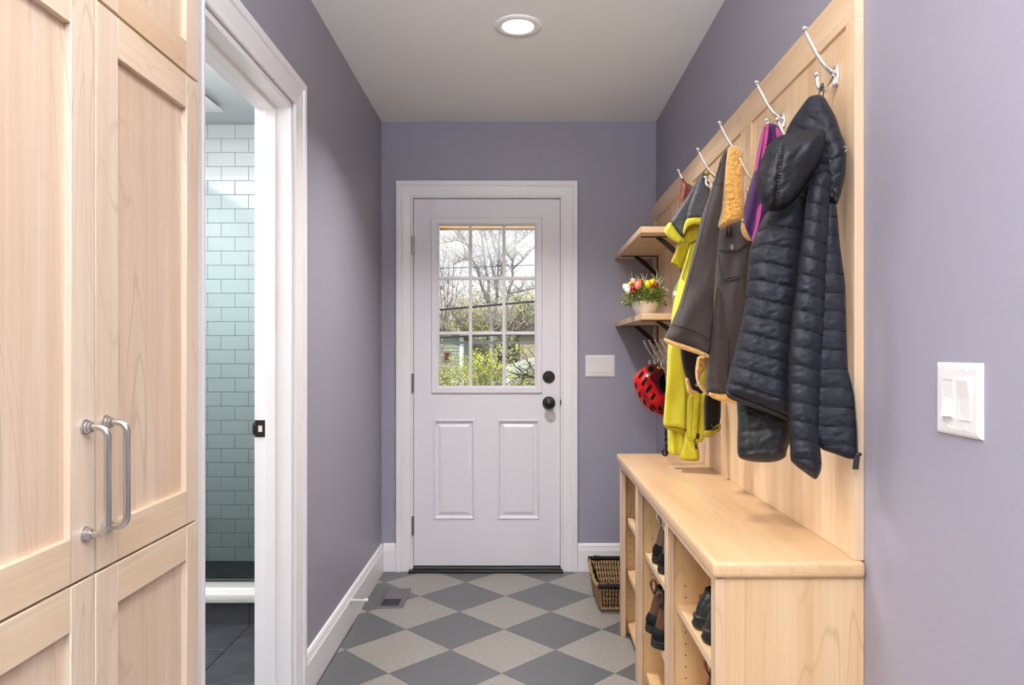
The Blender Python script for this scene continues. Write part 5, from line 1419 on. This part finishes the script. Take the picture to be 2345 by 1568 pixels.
def lim(r0, r1, *pts): n_ = len(pts); return [wz(*p) + (r0 + (r1 - r0) * i / (n_ - 1),) for i, p in enumerate(pts)]
tree('bare_tree', 'tall bare grey tree with forking limbs in the middle of the door glass', 22,
     [lim(6, 4.5, (560, 1600), (550, 1200), (545, 1000), (535, 860), (515, 760)), lim(4, 1, (515, 760), (490, 690), (465, 630), (440, 560), (425, 480), (380, 390), (340, 270), (250, 125), (200, 20)), lim(3.6, .9, (515, 760), (518, 600), (495, 480), (470, 330), (462, 200), (440, 100), (430, 0)),
      lim(4, 1, (545, 980), (590, 700), (578, 600), (570, 540), (520, 320), (490, 180), (470, 20)), lim(3, .8, (590, 700), (605, 450), (603, 300), (618, 120), (625, 0)), lim(2.5, .8, (578, 560), (630, 520), (625, 420), (560, 260), (530, 100)),
      lim(2, .6, (345, 270), (250, 225), (105, 250)), lim(2, .7, (380, 390), (300, 390), (230, 430))], 420, 160, 1, M['bark'], M['bud'], (20, 75), 2.0, .07)
tree('bare_tree', 'bare tree leaning right in the right-hand column of door lights', 19,
     [lim(5, 3.6, (660, 1600), (662, 1000), (668, 760), (690, 680)), lim(3.2, .9, (690, 680), (722, 560), (725, 420), (745, 250), (752, 120), (760, 0)), lim(2.2, .7, (722, 470), (800, 400), (850, 330), (915, 285), (1000, 250)), lim(2.2, .7, (745, 265), (830, 190), (910, 125), (990, 50)),
      lim(2.4, .8, (690, 680), (800, 660), (900, 640), (960, 600)), lim(2, .6, (725, 400), (690, 360), (665, 310))], 260, 140, 2, M['bark'], M['bud'], (20, 75), 2.0, .06)
tree('sapling_tree', 'cluster of thin upright saplings at the left edge of the door glass', 16,
     [lim(2.6, 1.6, (115, 1600), (118, 1200), (122, 1000), (115, 760)), lim(1.4, .5, (115, 760), (105, 600), (130, 420), (160, 300)), lim(1.6, .5, (150, 1100), (165, 900), (205, 700), (215, 500), (220, 330)), lim(1.6, .5, (125, 1100), (150, 800), (140, 600), (90, 420)),
      lim(1.4, .4, (180, 1000), (230, 800), (260, 560), (300, 420)), lim(1.3, .4, (240, 1000), (290, 780), (330, 560)), lim(1.2, .4, (60, 1100), (70, 800), (50, 500)), lim(1.2, .4, (150, 900), (180, 600), (175, 380))], 330, 260, 3, M['bark'], M['bud'], (25, 70), 1.0, .05, .9)
hedge = [([(300, 1600), (330, 1100), (300, 820)], 4), ([(420, 1600), (430, 1000), (400, 700)], 5), ([(560, 1600), (600, 1050), (590, 800)], 6), ([(780, 1600), (770, 1020), (790, 760)], 7), ([(880, 1600), (860, 980), (840, 700)], 8), ([(130, 1600), (160, 1080), (120, 900)], 9)]
for pts, sd in hedge:
    a_ = lim(3, 1, *pts); x0, y0 = pts[-1]
    tree('budding_tree', ['', '', '', '', 'budding tree behind the green house corner', 'budding tree to the left behind the tall bare trunk', 'budding tree to the right behind the tall bare trunk', 'budding tree behind the leaning bare tree', 'budding tree at the right edge of the door glass', 'budding tree over the green house roof'][sd],
         30 + sd * .7, [a_, lim(1.8, .6, pts[1], (x0 - 70, y0 + 40)), lim(1.8, .6, pts[1], (x0 + 80, y0 + 30)), lim(1.6, .6, pts[1], (x0 + 120, y0 + 170)), lim(1.6, .6, pts[1], (x0 - 110, y0 + 160))], 300, 650, sd, M['bark'], M['bud' if sd % 2 else 'spring'], (18, 60), 1.5, .13, .3, 'budding trees behind the gardens')
def shrub(label, cx, top, wid, Y, seed, n_, leaves, leafm, bark=None):
    rr = random.Random(seed); limbs = []
    for k in range(n_):
        x0 = cx + rr.uniform(-.3, .3) * wid; x1 = cx + rr.uniform(-.6, .6) * wid; y1 = top + rr.uniform(0, 300)
        limbs.append(lim(1.6, .5, (x0, 1720), ((x0 + x1) / 2 + rr.uniform(-20, 20), (1600 + y1) / 2), (x1, y1)))
    return tree('budding_shrub', label, Y, limbs, 330, leaves, seed, bark or M['bark'], leafm, (20, 50), .6, .034, .6, 'leafing shrubs beyond the door')
shrub('yellow-green shrub in full leaf low in the middle of the door glass', 490, 1190, 330, 9.0, 31, 12, 2300, M['spring'])
shrub('yellow-green shrub low in front of the green house', 220, 1330, 260, 9.6, 32, 8, 1000, M['spring'])
shrub('yellow-green shrub low at the right of the door glass', 800, 1260, 300, 10.4, 33, 8, 700, M['spring'])
tree('fruit_tree', 'dark twisted bare branches low at the right of the door glass', 8.0,
     [lim(2.2, 1.8, (1010, 1480), (920, 1400), (840, 1375)), lim(1.6, .5, (840, 1375), (760, 1400), (690, 1440)), lim(1.6, .5, (840, 1375), (780, 1330), (700, 1250), (660, 1200)), lim(1.5, .5, (840, 1375), (870, 1300), (830, 1200), (790, 1150)), lim(1.4, .5, (840, 1375), (800, 1430), (780, 1470)),
      lim(1.4, .5, (920, 1400), (900, 1330), (840, 1250), (760, 1180)), lim(1.3, .5, (880, 1385), (760, 1370), (690, 1350)), lim(1.3, .5, (950, 1420), (930, 1250), (860, 1150))], 120, 120, 41, M['bark_dark'], M['spring'], (14, 40), .5, .03, .1)
# green house at the left, its window and corner trim
YH = 24.0
gh = thing('green_house', 'grey-green sided house with a brown-framed window, left in the door glass', 'house', P(1010, 800, YH))
M['siding'] = plain('green_siding', rgb(146, 156, 142), 0.8)
M['roofing'] = plain('brown_shingle', rgb(150, 128, 112), 0.9, vary=.15, vscale=3)
pa, pb = P(880, 900, YH), P(1052.5, 770, YH)
b = B(); b.box(pa.x, pb.x, YH, YH + 6, -0.7, P(0, 765, YH).z); b.obj('wall', M['siding'], gh)
for k in range(16):
    za = -0.1 + k * .11 + .35
    if za + .1 > pb.z + .4: break
    B().prism([(pa.x, YH - .002, za), (pa.x, YH - .022, za), (pa.x, YH - .006, za + .105), (pa.x, YH - .002, za + .105)], (pb.x - pa.x, 0, 0)).obj('siding_board', M['siding'], gh)
box('corner_trim', M['trim'], gh, pb.x, pb.x + .13, YH - .03, YH + .1, -0.7, P(0, 766, YH).z)
c0, c1 = P(1015, 828, YH), P(1032, 804, YH)
wf = box('window_frame', plain('window_frame_brown', rgb(150, 108, 96), .6), gh, c0.x, c1.x, YH - .05, YH - .01, c0.z, c1.z)
box('pane', plain('dark_pane', rgb(58, 46, 46), .1), wf, c0.x + .05, c1.x - .05, YH - .056, YH - .05, c0.z + .05, c1.z - .05)
r0, r1, r2 = P(870, 740, YH), P(1000, 738, YH), P(1074, 800, YH)
b = B(); b.prism([(r0.x, YH - .4, P(0, 768, YH).z), (r0.x, YH - .4, P(0, 762, YH).z), (P(1020, 0, YH).x, YH - .4, P(0, 745, YH).z), (r2.x, YH - .4, P(0, 768, YH).z), (r2.x, YH - .4, P(0, 774, YH).z), (P(1020, 0, YH).x, YH - .4, P(0, 752, YH).z)], (0, 7, 0)); b.obj('roof', M['roofing'], gh)
YB_ = 34.0
th2 = thing('tan_house', 'tan house with a dark roof behind the trees at the right of the door glass', 'house', P(1230, 800, YB_))
b = B(); b.box(P(1190, 0, YB_).x, P(1330, 0, YB_).x, YB_, YB_ + 6, -.7, P(0, 762, YB_).z); b.obj('wall', plain('tan_siding', rgb(176, 166, 140), .8), th2)
b = B(); b.prism([(P(1182, 0, YB_).x, YB_ - .4, P(0, 766, YB_).z), (P(1250, 0, YB_).x, YB_ - .4, P(0, 728, YB_).z), (P(1340, 0, YB_).x, YB_ - .4, P(0, 766, YB_).z)], (0, 6.8, 0)); b.obj('roof', plain('dark_shingle', rgb(96, 92, 90), .9), th2)
# a belt of fuller trees far behind
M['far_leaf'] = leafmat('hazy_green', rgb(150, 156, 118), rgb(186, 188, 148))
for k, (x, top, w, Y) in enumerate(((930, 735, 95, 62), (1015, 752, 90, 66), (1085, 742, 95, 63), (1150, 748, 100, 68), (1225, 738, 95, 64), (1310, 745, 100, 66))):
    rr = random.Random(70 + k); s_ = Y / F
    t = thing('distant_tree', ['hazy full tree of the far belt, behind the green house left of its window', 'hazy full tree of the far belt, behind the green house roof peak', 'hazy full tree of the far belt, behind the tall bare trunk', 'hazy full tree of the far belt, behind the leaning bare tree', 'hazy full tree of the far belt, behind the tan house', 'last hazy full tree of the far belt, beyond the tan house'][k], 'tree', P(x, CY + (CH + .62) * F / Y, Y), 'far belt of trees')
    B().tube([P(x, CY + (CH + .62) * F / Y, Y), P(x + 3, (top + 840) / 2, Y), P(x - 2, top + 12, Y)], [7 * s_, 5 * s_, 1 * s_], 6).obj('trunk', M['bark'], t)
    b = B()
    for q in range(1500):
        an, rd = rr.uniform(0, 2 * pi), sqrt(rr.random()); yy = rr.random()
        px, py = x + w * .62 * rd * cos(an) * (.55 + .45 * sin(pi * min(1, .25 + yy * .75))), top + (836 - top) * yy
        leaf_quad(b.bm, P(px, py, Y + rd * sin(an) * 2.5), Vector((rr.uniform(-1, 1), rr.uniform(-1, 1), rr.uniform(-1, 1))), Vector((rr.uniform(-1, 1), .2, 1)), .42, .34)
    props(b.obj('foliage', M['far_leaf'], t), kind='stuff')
# pale low garage roof and white fence
YR = 13.0
gr = thing('garage', 'pale low garage roof half hidden by dark branches, right of the glass', 'garage', P(1200, 870, YR))
b = B(); b.prism([P(1152, 846, YR), P(1152, 872, YR), P(1290, 872, YR), P(1290, 812, YR), P(1226, 826, YR)], (0, 5, 0)); b.obj('roof', plain('pale_roofing', rgb(206, 212, 212), .6), gr)
b = B(); b.box(P(1156, 0, YR).x, P(1286, 0, YR).x, YR + .2, YR + 4.8, -.65, P(0, 871, YR).z); b.obj('wall', plain('pale_siding', rgb(190, 196, 194), .8), gr)
YF = 11.0
fe = thing('picket_fence', 'white wooden rail fence at the foot of the door glass', 'fence', P(1100, 880, YF))
for zt in (P(0, 872, YF).z, P(0, 884, YF).z): box('rail', M['trim'], fe, P(940, 0, YF).x, P(1300, 0, YF).x, YF, YF + .04, zt - .028, zt)
for xx in (960, 1026, 1095, 1165, 1235, 1290): box('post', M['trim'], fe, P(xx, 0, YF).x - .03, P(xx, 0, YF).x + .03, YF + .041, YF + .1, -.6, P(0, 868, YF).z)
# overhead lines, porch beam and the storm door's crossbar
for nm, y0, y1, rr_ in (('thick black overhead cable crossing the upper middle lights', 709.5, 690, .019), ('lower black overhead cable just under the second glazing bar', 772.5, 764, .016), ('thin overhead wire high in the door glass', 614.5, 606.5, .006)):
    a_, c_ = P(1004, y0, 14), P(1225, y1, 14); d = (c_ - a_)
    o = B().tube([a_ - d * 6, a_ - d * 2 - Vector((0, 0, .05)), a_, c_, c_ + d * 2 + Vector((0, 0, .05)), c_ + d * 6], rr_, 6).obj('overhead_cable', M['rubber'])
    props(o, nm, 'cable')
po = structure(B().box(-1.6, 1.6, 5.6, 5.72, P(0, 521.5, 5.6).z, P(0, 480, 5.6).z).obj('trim_porch', plain('cedar_beam', rgb(206, 150, 96), .6)))
sd_ = thing('storm_door', 'aluminium storm door crossbar seen through the lower lights', 'storm door', (-0.178, 4.118, 1.28))
M['alu'] = plain('aluminium_grey', rgb(158, 172, 172), .5)
box('crossbar', M['alu'], sd_, -0.56, 0.205, 4.11, 4.126, P(0, 787.2, 4.11).z, P(0, 781.4, 4.11).z)
b = B(); b.box(-0.60, -0.56, 4.11, 4.13, .03, 2.07).box(0.205, 0.245, 4.11, 4.13, .03, 2.07).box(-0.60, .245, 4.11, 4.13, 2.0, 2.07).box(-0.60, .245, 4.11, 4.13, .03, .3); b.obj('frame', M['alu'], sd_)
